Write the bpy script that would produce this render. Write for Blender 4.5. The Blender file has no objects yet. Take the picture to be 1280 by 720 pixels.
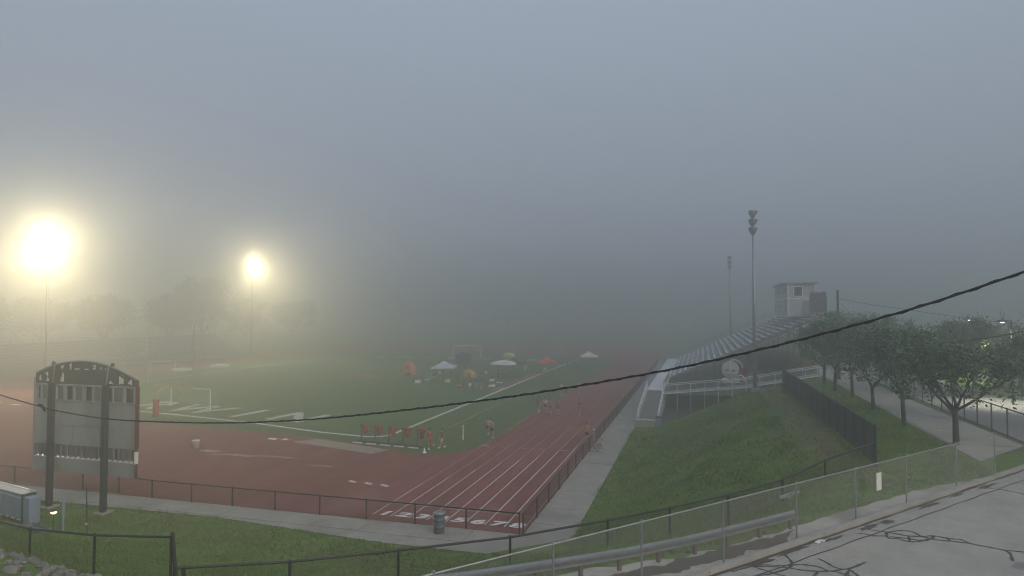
import bpy, bmesh, math, random
import numpy as np
from mathutils import Vector, Matrix, noise as mnoise

sc = bpy.context.scene
col = sc.collection
R = math.radians
rng = random.Random(7)
nrg = np.random.default_rng(11)

# ------------------------------------------------------------------ camera
CAM = (0.0, 0.0, 12.0)
cam_d = bpy.data.cameras.new("camera")
cam = bpy.data.objects.new("camera", cam_d)
col.objects.link(cam)
cam_d.sensor_width = 36.0
cam_d.lens = 36.0 * 820.0 / 1280.0
cam_d.clip_start = 0.1
cam_d.clip_end = 3000.0
cam.location = CAM
cam.rotation_euler = (R(90.0) + math.atan(26.0 / 820.0), 0.0, R(16.1))
sc.camera = cam

# ------------------------------------------------------------------ sky, sun, exposure
SUN_EL, SUN_ROT = 24.0, 120.0
world = bpy.data.worlds.new("World")
sc.world = world
world.use_nodes = True
wn, wl = world.node_tree.nodes, world.node_tree.links
for n in list(wn):
    wn.remove(n)
w_out = wn.new("ShaderNodeOutputWorld")
w_bg = wn.new("ShaderNodeBackground")
w_bg.inputs["Strength"].default_value = 0.10
w_sky = wn.new("ShaderNodeTexSky")
w_sky.sky_type = 'NISHITA'
w_sky.sun_disc = False
w_sky.sun_elevation = R(SUN_EL)
w_sky.sun_rotation = R(SUN_ROT)
w_sky.dust_density = 4.0
w_mix = wn.new("ShaderNodeMix")
w_mix.data_type = 'RGBA'
w_mix.inputs[0].default_value = 0.93           # a thick even cloud deck over the clear sky
w_mix.inputs[7].default_value = (3.25, 3.75, 4.5, 1.0)
w_tc = wn.new("ShaderNodeTexCoord")
w_sep = wn.new("ShaderNodeSeparateXYZ")
w_ramp = wn.new("ShaderNodeMapRange")           # overcast skies brighten towards the zenith everywhere alike
w_ramp.inputs["From Min"].default_value = 0.0
w_ramp.inputs["From Max"].default_value = 1.0
w_ramp.inputs["To Min"].default_value = 0.62
w_ramp.inputs["To Max"].default_value = 1.45
w_mul = wn.new("ShaderNodeMix")
w_mul.data_type = 'RGBA'
w_mul.blend_type = 'MULTIPLY'
w_mul.inputs[0].default_value = 1.0
wl.new(w_sky.outputs[0], w_mix.inputs[6])
wl.new(w_tc.outputs["Generated"], w_sep.inputs[0])
wl.new(w_sep.outputs["Z"], w_ramp.inputs["Value"])
wl.new(w_mix.outputs[2], w_mul.inputs[6])
wl.new(w_ramp.outputs[0], w_mul.inputs[7])
wl.new(w_mul.outputs[2], w_bg.inputs["Color"])
wl.new(w_bg.outputs[0], w_out.inputs["Surface"])

sun_d = bpy.data.lights.new("sun", 'SUN')
sun_d.energy = 1.5
sun_d.angle = R(25.0)
sun_d.color = (1.0, 0.87, 0.66)
sun = bpy.data.objects.new("sun", sun_d)
col.objects.link(sun)
sun.rotation_euler = (R(90.0 - SUN_EL), 0.0, R(180.0 - SUN_ROT))

sc.view_settings.view_transform = 'Standard'
sc.view_settings.look = 'None'
sc.view_settings.gamma = 1.0
sc.view_settings.exposure = 0.16
sc.render.engine = 'CYCLES'
cy = sc.cycles
cy.use_denoising = True
cy.filter_width = 1.0
try:
    cy.denoiser = 'OPENIMAGEDENOISE'
    cy.denoising_input_passes = 'RGB_ALBEDO_NORMAL'
except Exception:
    pass
cy.max_bounces = 5
cy.diffuse_bounces = 2
cy.glossy_bounces = 2
cy.transmission_bounces = 2
cy.transparent_max_bounces = 6
cy.volume_bounces = 2
cy.use_adaptive_sampling = True
cy.adaptive_threshold = 0.015

HAZE_DENSITY = 0.0091

# ------------------------------------------------------------------ materials
def mat(name, c1, c2=None, scale=4.0, rough=0.8, metal=0.0, bump=0.0, bscale=None, c3=None, s3=0.4,
        stretch=None, rand=0.0, spec=0.5, emit=None, estr=0.0, detail=6.0, lo=0.35, hi=0.65, rvar=0.0, speck=0.0, sscale=45.0):
    m = bpy.data.materials.new(name)
    m.use_nodes = True
    nt = m.node_tree
    N, L = nt.nodes, nt.links
    b = N["Principled BSDF"]
    b.inputs["Roughness"].default_value = rough
    b.inputs["Metallic"].default_value = metal
    b.inputs["Specular IOR Level"].default_value = spec
    if emit:
        b.inputs["Emission Color"].default_value = (*emit, 1)
        b.inputs["Emission Strength"].default_value = estr
    geo = N.new("ShaderNodeNewGeometry")
    vec = geo.outputs["Position"]
    if stretch:
        mp = N.new("ShaderNodeMapping")
        mp.inputs["Scale"].default_value = stretch
        L.new(vec, mp.inputs["Vector"])
        vec = mp.outputs[0]
    def nz(s, d=detail):
        t = N.new("ShaderNodeTexNoise")
        t.inputs["Scale"].default_value = s
        t.inputs["Detail"].default_value = d
        t.inputs["Roughness"].default_value = 0.62
        L.new(vec, t.inputs["Vector"])
        return t.outputs["Fac"]
    def mr(v, a, bb, c, d):
        t = N.new("ShaderNodeMapRange")
        t.inputs["From Min"].default_value = a
        t.inputs["From Max"].default_value = bb
        t.inputs["To Min"].default_value = c
        t.inputs["To Max"].default_value = d
        L.new(v, t.inputs["Value"])
        return t.outputs[0]
    def mix(f, a, bb):
        t = N.new("ShaderNodeMix")
        t.data_type = 'RGBA'
        L.new(f, t.inputs[0])
        for k, v in ((6, a), (7, bb)):
            if isinstance(v, tuple):
                t.inputs[k].default_value = (*v, 1)
            else:
                L.new(v, t.inputs[k])
        return t.outputs[2]
    if c2 is None:
        c2 = tuple(x * 0.82 for x in c1)
    n1 = nz(scale)
    c = mix(mr(n1, lo, hi, 0, 1), c1, c2)
    if c3 is not None:
        n3 = nz(s3, 4.0)
        c = mix(mr(n3, 0.5, 0.68, 0, 0.85), c, c3)
    if speck > 0:
        hv_ = N.new("ShaderNodeHueSaturation")
        L.new(c, hv_.inputs["Color"])
        L.new(mr(nz(sscale, 2.0), .3, .7, 1 - speck, 1 + speck), hv_.inputs["Value"])
        c = hv_.outputs[0]
    if rand > 0:
        hs = N.new("ShaderNodeHueSaturation")
        L.new(c, hs.inputs["Color"])
        L.new(mr(geo.outputs["Random Per Island"], 0, 1, 1 - rand, 1 + rand), hs.inputs["Value"])
        L.new(mr(geo.outputs["Random Per Island"], 0, 1, 0.485, 0.515), hs.inputs["Hue"])
        c = hs.outputs[0]
    L.new(c, b.inputs["Base Color"])
    if rvar > 0:
        L.new(mr(nz(scale * 0.3), 0.3, 0.7, rough - rvar, rough + rvar), b.inputs["Roughness"])
    if bump > 0:
        bp = N.new("ShaderNodeBump")
        bp.inputs["Strength"].default_value = bump
        bp.inputs["Distance"].default_value = 0.05
        L.new(nz(bscale or scale * 3), bp.inputs["Height"])
        L.new(bp.outputs[0], b.inputs["Normal"])
    return m

def leafmat(name, c1, c2, rand=0.5):
    m = mat(name, c1, c2, scale=0.8, rough=0.65, rand=rand, spec=0.3)
    return m

M = {}
M['grass'] = mat('grass_ground', (.135, .2, .05), (.095, .15, .038), scale=.9, rough=.95, c3=(.13, .118, .06), s3=.16, bump=.5, bscale=9, spec=.15, speck=.25, sscale=7, stretch=(.5, 1.25, 1))
M['tuft'] = mat('grass_blades', (.18, .275, .068), (.125, .2, .05), scale=.5, rough=.8, rand=.35, c3=(.19, .175, .085), s3=.22, spec=.2)
M['turf'] = mat('turf', (.082, .15, .045), (.064, .122, .038), scale=.5, rough=.95, c3=(.092, .128, .05), s3=.07, bump=.2, bscale=14, spec=.15, stretch=(.45, 1, 1))
M['track'] = mat('red_track_rubber', (.24, .09, .076), (.175, .066, .056), scale=.55, rough=.9, c3=(.26, .13, .108), s3=.2, bump=.25, bscale=30, spec=.12, stretch=(1, .3, 1), speck=.18, sscale=9)
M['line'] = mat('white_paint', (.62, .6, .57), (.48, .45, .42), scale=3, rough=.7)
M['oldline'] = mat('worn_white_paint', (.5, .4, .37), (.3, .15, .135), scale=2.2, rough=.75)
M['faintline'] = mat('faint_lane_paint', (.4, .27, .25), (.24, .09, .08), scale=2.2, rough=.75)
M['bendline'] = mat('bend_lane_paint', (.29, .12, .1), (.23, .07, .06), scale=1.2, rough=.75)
M['number'] = mat('number_paint', (.78, .78, .76), (.66, .65, .63), scale=5, rough=.65)
M['ezpaint'] = mat('endzone_paint', (.5, .47, .42), (.36, .37, .31), scale=1.1, rough=.8)
M['redpaint'] = mat('red_field_paint', (.3, .1, .08), (.2, .1, .07), scale=1.2, rough=.85)
M['sand'] = mat('pale_sand', (.3, .26, .2), (.25, .215, .165), scale=2, rough=.95)
M['concrete'] = mat('concrete', (.38, .365, .335), (.31, .3, .275), scale=.9, rough=.88, c3=(.24, .228, .205), s3=.35, bump=.2, bscale=22, speck=.15, sscale=20)
M['oldcon'] = mat('old_concrete', (.34, .32, .29), (.265, .25, .225), scale=1.1, rough=.9, c3=(.2, .188, .168), s3=.3, bump=.25, bscale=18, speck=.15, sscale=16)
M['gravel'] = mat('crushed_stone', (.5, .47, .42), (.38, .355, .315), scale=2.2, rough=.95, c3=(.19, .178, .158), s3=.3, bump=.5, bscale=40)
M['asphalt'] = mat('asphalt', (.4, .38, .335), (.325, .31, .275), scale=1.1, rough=.7, c3=(.27, .262, .245), s3=.28, bump=.5, bscale=45, spec=.45, rvar=.15, speck=.22, sscale=28)
M['asphalt2'] = mat('asphalt_far', (.24, .24, .235), (.2, .2, .195), scale=.6, rough=.75, c3=(.19, .19, .185), s3=.1)
M['tar'] = mat('tar_seal', (.03, .03, .032), (.045, .045, .045), scale=6, rough=.5)
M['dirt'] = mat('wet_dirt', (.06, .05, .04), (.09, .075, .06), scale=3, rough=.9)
M['rust'] = mat('rusty_joint', (.09, .05, .04), (.05, .04, .035), scale=5, rough=.9)
M['black'] = mat('black_vinyl', (.01, .011, .011), (.016, .017, .017), scale=6, rough=.55)
M['postpaint'] = mat('dark_post_paint', (.025, .027, .027), (.04, .04, .038), scale=3, rough=.7)
M['darksteel'] = mat('dark_steel', (.035, .038, .038), (.055, .052, .05), scale=3, rough=.55, metal=.2)
M['galv'] = mat('galvanised_steel', (.3, .32, .33), (.22, .235, .245), scale=6, rough=.45, metal=.5)
M['wiregalv'] = mat('galvanised_wire', (.30, .31, .31), (.24, .25, .25), scale=5, rough=.5, metal=.3)
M['rail'] = mat('guardrail_steel', (.25, .27, .3), (.19, .2, .22), scale=2.2, rough=.42, metal=.45, stretch=(1, 1, 5))
M['alum'] = mat('aluminium_plank', (.8, .83, .88), (.68, .7, .75), scale=2.5, rough=.5, metal=.1)
M['alum2'] = mat('aluminium_dull', (.27, .29, .32), (.22, .235, .26), scale=2.5, rough=.5, metal=.3)
M['riser'] = mat('riser_plate', (.11, .12, .135), (.09, .1, .11), scale=2, rough=.6)
M['brownsteel'] = mat('rusty_frame_steel', (.15, .12, .1), (.11, .09, .08), scale=3, rough=.7)
M['white'] = mat('white_enamel', (.75, .75, .73), (.66, .66, .64), scale=2, rough=.5)
M['pbwall'] = mat('press_box_siding', (.42, .43, .46), (.36, .37, .4), scale=1, rough=.7, stretch=(1, 1, 8))
M['pbroof'] = mat('roof_felt', (.3, .3, .32), (.25, .25, .27), scale=2, rough=.8)
M['glass'] = mat('dark_window', (.02, .025, .03), (.03, .035, .04), scale=1, rough=.3, spec=.4)
M['sbsheet'] = mat('scoreboard_back_sheet', (.33, .335, .325), (.27, .275, .265), scale=1.4, rough=.6, c3=(.21, .205, .19), s3=.6, stretch=(1, 1, .25))
M['sbdark'] = mat('scoreboard_dark', (.055, .055, .053), (.042, .042, .042), scale=3, rough=.65)
M['sbbay'] = mat('scoreboard_recess', (.17, .175, .17), (.14, .145, .14), scale=2, rough=.65)
M['red'] = mat('red_trim', (.13, .035, .035), (.1, .03, .03), scale=3, rough=.6)
M['locker'] = mat('blue_grey_paint', (.25, .31, .42), (.21, .26, .355), scale=2, rough=.5)
M['lockerlid'] = mat('pale_lid', (.68, .7, .72), (.55, .57, .6), scale=3, rough=.35)
M['barrel'] = mat('grey_blue_plastic', (.12, .15, .17), (.1, .125, .145), scale=3, rough=.5)
M['yellow'] = mat('goalpost_yellow', (.5, .42, .1), (.42, .35, .09), scale=3, rough=.5)
M['wood'] = mat('weathered_pole', (.07, .06, .055), (.05, .043, .04), scale=4, rough=.9, stretch=(1, 1, .15))
M['bark'] = mat('bark', (.06, .052, .045), (.04, .034, .03), scale=6, rough=.95, bump=.6, bscale=25, stretch=(1, 1, .3))
M['leaf'] = leafmat('leaf_green', (.1, .175, .055), (.062, .112, .041))
M['leaf2'] = leafmat('leaf_light', (.12, .18, .058), (.075, .12, .042))
M['leafbrown'] = leafmat('leaf_brown', (.14, .085, .06), (.1, .07, .05))
M['leaflit'] = leafmat('leaf_yellow_lit', (.34, .25, .1), (.25, .18, .08))  # yellow light on the shrub is put into the leaf colour
M['leaffar'] = leafmat('leaf_far', (.035, .05, .025), (.025, .04, .02))
M['rock'] = mat('riprap_stone', (.2, .195, .185), (.12, .118, .11), scale=5, rough=.92, bump=.5, bscale=20)
M['rock2'] = mat('riprap_pale', (.25, .243, .23), (.17, .166, .155), scale=5, rough=.92, bump=.5, bscale=20)
M['brick'] = mat('red_brown_wall', (.17, .085, .07), (.13, .07, .06), scale=3, rough=.9)
M['roofpale'] = mat('pale_roof', (.4, .41, .42), (.33, .34, .35), scale=1, rough=.7)
M['beige'] = mat('pale_block', (.42, .4, .34), (.34, .32, .28), scale=2, rough=.9)
M['skin'] = mat('skin', (.42, .25, .18), (.38, .22, .16), scale=8, rough=.6)
M['hair'] = mat('dark_hair', (.035, .025, .02), (.05, .035, .025), scale=12, rough=.6)
M['cable'] = mat('cable_black', (.012, .013, .013), (.02, .021, .02), scale=20, rough=.6)
for nm, c in dict(c_red=(.34, .06, .05), c_orange=(.5, .19, .06), c_white=(.68, .67, .64), c_grey=(.22, .23, .25),
                  c_dark=(.03, .032, .038), c_navy=(.035, .05, .09), c_tan=(.42, .33, .24), c_green=(.1, .17, .09),
                  c_lime=(.42, .5, .14), c_blue=(.1, .2, .34), c_pink=(.5, .22, .2), c_pale=(.5, .46, .34)).items():
    M[nm] = mat('cloth_' + nm[2:], c, tuple(x * .8 for x in c), scale=9, rough=.85)
for nm, c in dict(t_blue=(.5, .57, .68), t_white=(.72, .7, .65), t_orange=(.55, .18, .06), t_red=(.5, .07, .06),
                  t_lime=(.4, .47, .16), t_dark=(.05, .06, .075), t_grey=(.2, .2, .21), t_amber=(.55, .27, .07)).items():
    M[nm] = mat('canopy_' + nm[2:], c, tuple(x * .85 for x in c), scale=2, rough=.7)
M['lamp'] = mat('lit_lamp_glass', (.9, .85, .7), rough=.3, emit=(1.0, .9, .6), estr=40.0)
M['lampsmall'] = mat('lit_lot_lamp_glass', (.9, .9, .8), rough=.3, emit=(1.0, .95, .75), estr=9.0)
M['glint'] = mat('glint_glow', (.9, .7, .4), rough=.3, emit=(1.0, .72, .38), estr=3.0)
M['lampoff'] = mat('unlit_lamp_glass', (.14, .15, .16), (.1, .11, .12), scale=6, rough=.15)

# ------------------------------------------------------------------ mesh helpers
class MB:
    def __init__(s):
        s.v = []
        s.f = []
    def add(s, v, f):
        o = len(s.v)
        s.v += [tuple(p) for p in v]
        s.f += [tuple(i + o for i in q) for q in f]
        return s
    def box(s, c, d, rz=0.0):
        x, y, z = d[0] / 2, d[1] / 2, d[2] / 2
        cc, ss = math.cos(rz), math.sin(rz)
        v = []
        for k in ((-x, -y, -z), (x, -y, -z), (x, y, -z), (-x, y, -z), (-x, -y, z), (x, -y, z), (x, y, z), (-x, y, z)):
            v.append((c[0] + k[0] * cc - k[1] * ss, c[1] + k[0] * ss + k[1] * cc, c[2] + k[2]))
        return s.add(v, [(0, 3, 2, 1), (4, 5, 6, 7), (0, 1, 5, 4), (1, 2, 6, 5), (2, 3, 7, 6), (3, 0, 4, 7)])
    def bar(s, p, q, w, h=None, up=(0, 0, 1)):
        h = h or w
        p, q = Vector(p), Vector(q)
        d = (q - p).normalized()
        u = Vector(up)
        if abs(d.dot(u)) > .95:
            u = Vector((1, 0, 0))
        a = d.cross(u).normalized() * (w / 2)
        b = a.cross(d).normalized() * (h / 2)
        v = [p - a - b, p + a - b, p + a + b, p - a + b, q - a - b, q + a - b, q + a + b, q - a + b]
        return s.add(v, [(0, 3, 2, 1), (4, 5, 6, 7), (0, 1, 5, 4), (1, 2, 6, 5), (2, 3, 7, 6), (3, 0, 4, 7)])
    def tube(s, pts, r, n=8, cap=True):
        pts = [Vector(p) for p in pts]
        rs = r if isinstance(r, (list, tuple)) else [r] * len(pts)
        rings = []
        a = None
        for i, p in enumerate(pts):
            d = (pts[min(i + 1, len(pts) - 1)] - pts[max(i - 1, 0)])
            d = d.normalized() if d.length > 1e-9 else Vector((0, 0, 1))
            if a is None:
                u = Vector((0, 0, 1)) if abs(d.z) < .9 else Vector((1, 0, 0))
                a = d.cross(u).normalized()
            else:
                a = (a - d * a.dot(d)).normalized()
            b = d.cross(a)
            rings.append([p + (a * math.cos(2 * math.pi * k / n) + b * math.sin(2 * math.pi * k / n)) * rs[i] for k in range(n)])
        v = [q for g in rings for q in g]
        f = []
        for i in range(len(pts) - 1):
            for k in range(n):
                k2 = (k + 1) % n
                f.append((i * n + k, i * n + k2, (i + 1) * n + k2, (i + 1) * n + k))
        if cap:
            f.append(tuple(range(n - 1, -1, -1)))
            f.append(tuple((len(pts) - 1) * n + k for k in range(n)))
        return s.add(v, f)
    def lathe(s, c, prof, n=16, sx=1.0, sy=1.0):
        v, f = [], []
        for r, z in prof:
            for k in range(n):
                t = 2 * math.pi * k / n
                v.append((c[0] + r * sx * math.cos(t), c[1] + r * sy * math.sin(t), c[2] + z))
        for i in range(len(prof) - 1):
            for k in range(n):
                k2 = (k + 1) % n
                f.append((i * n + k, i * n + k2, (i + 1) * n + k2, (i + 1) * n + k))
        if prof[0][0] > 1e-6:
            f.append(tuple(range(n - 1, -1, -1)))
        if prof[-1][0] > 1e-6:
            f.append(tuple((len(prof) - 1) * n + k for k in range(n)))
        return s.add(v, f)
    def ball(s, c, rx, ry, rz, n=10, m=6):
        prof = [(max(math.sin(math.pi * i / m), 1e-4), -math.cos(math.pi * i / m)) for i in range(m + 1)]
        v, f = [], []
        for r, z in prof:
            for k in range(n):
                t = 2 * math.pi * k / n
                v.append((c[0] + r * rx * math.cos(t), c[1] + r * ry * math.sin(t), c[2] + z * rz))
        for i in range(m):
            for k in range(n):
                k2 = (k + 1) % n
                f.append((i * n + k, i * n + k2, (i + 1) * n + k2, (i + 1) * n + k))
        return s.add(v, f)
    def prism(s, poly, z0, z1):
        n = len(poly)
        v = [(x, y, z0) for x, y in poly] + [(x, y, z1) for x, y in poly]
        f = [tuple(range(n - 1, -1, -1)), tuple(range(n, 2 * n))]
        f += [(k, (k + 1) % n, n + (k + 1) % n, n + k) for k in range(n)]
        return s.add(v, f)
    def extr(s, poly, fn, t):
        # polygon in (u, v), fn maps (u, v, w) to space, thickness t
        n = len(poly)
        v = [fn(a, b, 0) for a, b in poly] + [fn(a, b, t) for a, b in poly]
        f = [tuple(range(n - 1, -1, -1)), tuple(range(n, 2 * n))]
        f += [(k, (k + 1) % n, n + (k + 1) % n, n + k) for k in range(n)]
        return s.add(v, f)
    def sheet(s, poly, z):
        return s.add([(x, y, z) for x, y in poly], [tuple(range(len(poly)))])
    def build(s, name, m, parent=None, smooth=False):
        me = bpy.data.meshes.new(name)
        v = s.v
        if parent is not None:
            px, py, pz = root_loc(parent)
            v = [(a - px, b - py, c - pz) for a, b, c in v]
        me.from_pydata(v, [], s.f)
        if m is not None:
            me.materials.append(m)
        if smooth:
            me.polygons.foreach_set("use_smooth", [True] * len(me.polygons))
        me.update()
        o = bpy.data.objects.new(name, me)
        col.objects.link(o)
        if parent is not None:
            o.parent = parent
        return o

def root_loc(o):
    x = y = z = 0.0
    while o is not None:
        x += o.location.x; y += o.location.y; z += o.location.z
        o = o.parent
    return x, y, z

def fixn(o):
    bm = bmesh.new()
    bm.from_mesh(o.data)
    bmesh.ops.recalc_face_normals(bm, faces=bm.faces)
    bm.to_mesh(o.data)
    bm.free()
    return o

def thing(name, label, cat, loc=(0, 0, 0), rz=0.0, group=None):
    o = bpy.data.objects.new(name, None)
    o.empty_display_size = .3
    col.objects.link(o)
    o.location = loc
    o.rotation_euler = (0, 0, rz)
    return tag(o, label, cat, group)

def tag(o, label, cat, group=None):
    o['label'] = label
    o['category'] = cat
    if group:
        o['group'] = group
    return o

def struct(o):
    o['kind'] = 'structure'
    return o

def stuff(o):
    o['kind'] = 'stuff'
    return o

KIDS = {}
def kids(o):
    return [c for c in list(o.children)]

def dup(root, loc, rz=0.0, label=None, group=None, s=None):
    r = root.copy()
    col.objects.link(r)
    r.location = loc
    r.rotation_euler = (0, 0, rz)
    if s:
        r.scale = (s, s, s) if not isinstance(s, tuple) else s
    if label:
        r['label'] = label
    if group:
        r['group'] = group
    for ch in kids(root):
        c = ch.copy()
        col.objects.link(c)
        c.parent = r
        for g in kids(ch):
            d = g.copy()
            col.objects.link(d)
            d.parent = c
    return r

def raw_mesh(name, V, F, m, parent=None):
    # V (n,3) array; F (k,3|4) int array
    me = bpy.data.meshes.new(name)
    V = np.asarray(V, dtype=np.float32)
    F = np.asarray(F, dtype=np.int32)
    k = F.shape[1]
    me.vertices.add(len(V))
    me.vertices.foreach_set("co", V.ravel())
    me.loops.add(F.size)
    me.loops.foreach_set("vertex_index", F.ravel())
    me.polygons.add(len(F))
    me.polygons.foreach_set("loop_start", np.arange(0, F.size, k, dtype=np.int32))
    me.update(calc_edges=True)
    me.materials.append(m)
    o = bpy.data.objects.new(name, me)
    col.objects.link(o)
    if parent is not None:
        o.parent = parent
    return o

# ------------------------------------------------------------------ terrain
def sm(t):
    t = min(1.0, max(0.0, t))
    return t * t * (3 - 2 * t)
def lerp(a, b, t):
    return a + (b - a) * t
Z1 = [(-99, 4.5), (0.9, 4.5), (3.2, 3.6), (5.2, 2.75), (6.6, 2.3), (9.0, 1.2), (11.0, .45), (13.0, 0.06), (14.5, 0.0), (999, 0.0)]
def pw(tab, x):
    for (a, b), (c, d) in zip(tab, tab[1:]):
        if x <= c:
            return lerp(b, d, (x - a) / (c - a))
    return tab[-1][1]
Z3 = [(-99, 4.4), (13.2, 4.3), (15.4, 3.9), (16.4, 3.15), (19.0, 2.15), (22.0, 1.15), (25.0, .4), (27.0, .05), (28.5, 0.0), (999, 0.0)]
def gz(x, y):
    d1 = -.666 * (x - 2.8) + .746 * (y - 24.2)
    z1 = pw(Z1, d1)
    if x > 5:                       # the plateau keeps running on to the right
        z1 = max(z1, 0)
    sh = min(7.0, max(0.0, (y - 67.0) * .58))       # the toe of the bank bends away from the ramp
    t = (x + 6.4 - sh) / (13.7 - sh)
    if t <= 0:
        z2 = 0.0
    else:
        z2 = 4.5 * sm(t ** .9)
        if y > 64 and x < 14:
            k = lerp(1.0, .7, sm((y - 64) / 16))
            k = lerp(k, 1.0, sm((x - 7.5) / 6))
            z2 *= k
    z3 = pw(Z3, y - .15 * max(0.0, min(9.0, -15.3 - x))) * sm((-11.5 - x) / 4.5)
    return max(z1, z2, z3)

def axis(segs):
    out = []
    for a, b, st in segs:
        n = max(1, int(round((b - a) / st)))
        out += [a + (b - a) * i / n for i in range(n)]
    out.append(segs[-1][1])
    return out
xs = axis([(-480, -120, 30), (-120, -60, 6), (-60, -30, 1.5), (-30, 16, .5), (16, 40, 3), (40, 120, 10), (120, 400, 40)])
ys = axis([(-60, 8, 4), (8, 40, .5), (40, 100, 1.0), (100, 180, 8), (180, 560, 38)])
V, F = [], []
for y in ys:
    for x in xs:
        z = gz(x, y)
        if .15 < z < 4.4 and y < 100:
            z += .05 * mnoise.noise(Vector((x * .7, y * .7, 0))) + .025 * mnoise.noise(Vector((x * 2.1, y * 2.1, 3)))
        V.append((x, y, z - .03))
nx = len(xs)
for j in range(len(ys) - 1):
    for i in range(nx - 1):
        F.append((j * nx + i, j * nx + i + 1, (j + 1) * nx + i + 1, (j + 1) * nx + i))
gt = M['grass'].node_tree
gN, gL = gt.nodes, gt.links
gb = gN["Principled BSDF"]
old = gb.inputs["Base Color"].links[0].from_socket
g1 = gN.new("ShaderNodeNewGeometry"); g2 = gN.new("ShaderNodeSeparateXYZ"); gL.new(g1.outputs["Position"], g2.inputs[0])
def gmr(v, a, b):
    t = gN.new("ShaderNodeMapRange"); t.interpolation_type = 'SMOOTHSTEP'
    t.inputs["From Min"].default_value = a; t.inputs["From Max"].default_value = b
    gL.new(v, t.inputs["Value"]); return t.outputs[0]
def gmul(a, b):
    t = gN.new("ShaderNodeMath"); t.operation = 'MULTIPLY'; gL.new(a, t.inputs[0]); gL.new(b, t.inputs[1]); return t.outputs[0]
gz_n = gN.new("ShaderNodeTexNoise"); gz_n.inputs["Scale"].default_value = .9; gz_n.inputs["Detail"].default_value = 5
gL.new(g1.outputs["Position"], gz_n.inputs["Vector"])
msk = gmul(gmul(gmul(gmr(g2.outputs["X"], 4.2, 6.6), gmr(g2.outputs["X"], 7.7, 7.2)), gmr(g2.outputs["Y"], 35.0, 37.5)), gmr(gz_n.outputs["Fac"], .3, .55))
gm_ = gN.new("ShaderNodeMix"); gm_.data_type = 'RGBA'
gL.new(msk, gm_.inputs[0]); gL.new(old, gm_.inputs[6]); gm_.inputs[7].default_value = (.15, .115, .07, 1)
gL.new(gm_.outputs[2], gb.inputs["Base Color"])
ground = struct(raw_mesh('ground', V, F, M['grass']))
ground.data.polygons.foreach_set("use_smooth", [True] * len(ground.data.polygons))

# ---- running track (one red sheet), turf, painted lines
track = struct(MB().sheet([(-9.25, 34.1), (-9.25, 192), (-112, 192), (-112, 34.1)], 0.0).build('running_track', M['track']))
turf_poly = [(-18.35, 158), (-18.35, 57), (-18.7, 54.2), (-19.8, 51.8), (-21.6, 50.3), (-23.2, 50.4), (-25.5, 51.3), (-30, 52.7), (-34, 53.9),
             (-39, 54.5), (-49.3, 55.9), (-57.5, 56.2), (-66, 57.6), (-76, 61), (-85, 66.5), (-91, 72), (-95.5, 80), (-98.3, 92), (-98.6, 110),
             (-98.6, 158), (-92, 164), (-75, 168), (-45, 168), (-28, 164)]
turf = struct(MB().sheet(turf_poly, .004).build('football_field', M['turf']))
struct(MB().sheet([(-34.1, 53.7), (-25.7, 51.15), (-26.3, 49.3), (-35.6, 51.8)], .004).build('pale_runway', M['sand']))

def ribbon(pts, w, z, mb=None):
    mb = mb or MB()
    P_ = [Vector((a, b)) for a, b in pts]
    L_, R_ = [], []
    for i, p in enumerate(P_):
        d = (P_[min(i + 1, len(P_) - 1)] - P_[max(i - 1, 0)])
        d = d.normalized()
        n = Vector((-d.y, d.x)) * (w / 2 if not callable(w) else w(i) / 2)
        L_.append(p + n); R_.append(p - n)
    o = len(mb.v)
    zz = (lambda q: z(q.x, q.y)) if callable(z) else (lambda q: z)
    for a, b in zip(L_, R_):
        mb.v.append((a.x, a.y, zz(a))); mb.v.append((b.x, b.y, zz(b)))
    for i in range(len(P_) - 1):
        mb.f.append((o + 2 * i + 1, o + 2 * i + 3, o + 2 * i + 2, o + 2 * i))
    return mb

LW = 1.145
brk = [42.0, 44, 46.5, 49, 50.5, 52.0, 54.5, 57, 62]
for k in range(8):
    x = -18.55 + LW * k
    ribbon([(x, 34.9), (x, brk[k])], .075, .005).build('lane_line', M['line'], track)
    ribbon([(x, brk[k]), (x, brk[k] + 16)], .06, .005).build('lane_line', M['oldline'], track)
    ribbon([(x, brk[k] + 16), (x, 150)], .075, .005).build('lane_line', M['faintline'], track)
for k in range(9):                      # the bend
    r = 39.95 + LW * k
    pts = [(-58.5 + r * math.cos(t), 83 + r * math.sin(t)) for t in [R(-2 - 3.2 * i) for i in range(56)]]
    pts = [p for p in pts if p[1] > 34.3]
    seg = []
    last = None
    for p in pts:
        if last and (Vector(p) - Vector(last)).length > 4:
            if len(seg) > 1:
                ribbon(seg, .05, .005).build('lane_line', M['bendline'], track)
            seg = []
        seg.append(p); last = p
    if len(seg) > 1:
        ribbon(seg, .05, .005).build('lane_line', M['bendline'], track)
ribbon([(-9.42, 34.9), (-9.42, 150)], .06, .005).build('lane_line', M['oldline'], track)
ribbon([(-18.6, 37.3), (-9.4, 37.0)], .06, .0095).build('cross_line', M['oldline'], track)
for x in (-18.3, -16.5, -14.9, -13.2, -11.2):
    MB().box((x, 54.95, .007), (.75, .1, .004), R(2)).build('exchange_mark', M['line'], track)
for x, y in ((-23.4, 41.1), (-22.1, 40.95), (-20.8, 40.8)):
    MB().box((x, y, .007), (.75, .32, .004), R(-25)).build('stagger_mark', M['line'], track)
for x, y, w in ((-38.1, 52.4, .9), (-36.9, 52.6, .6), (-82.5, 62, 1.6), (-87, 63.2, 1.2)):
    MB().box((x, y, .012), (w, .45, .016), R(-6)).build('white_board', M['number'], track)

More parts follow.
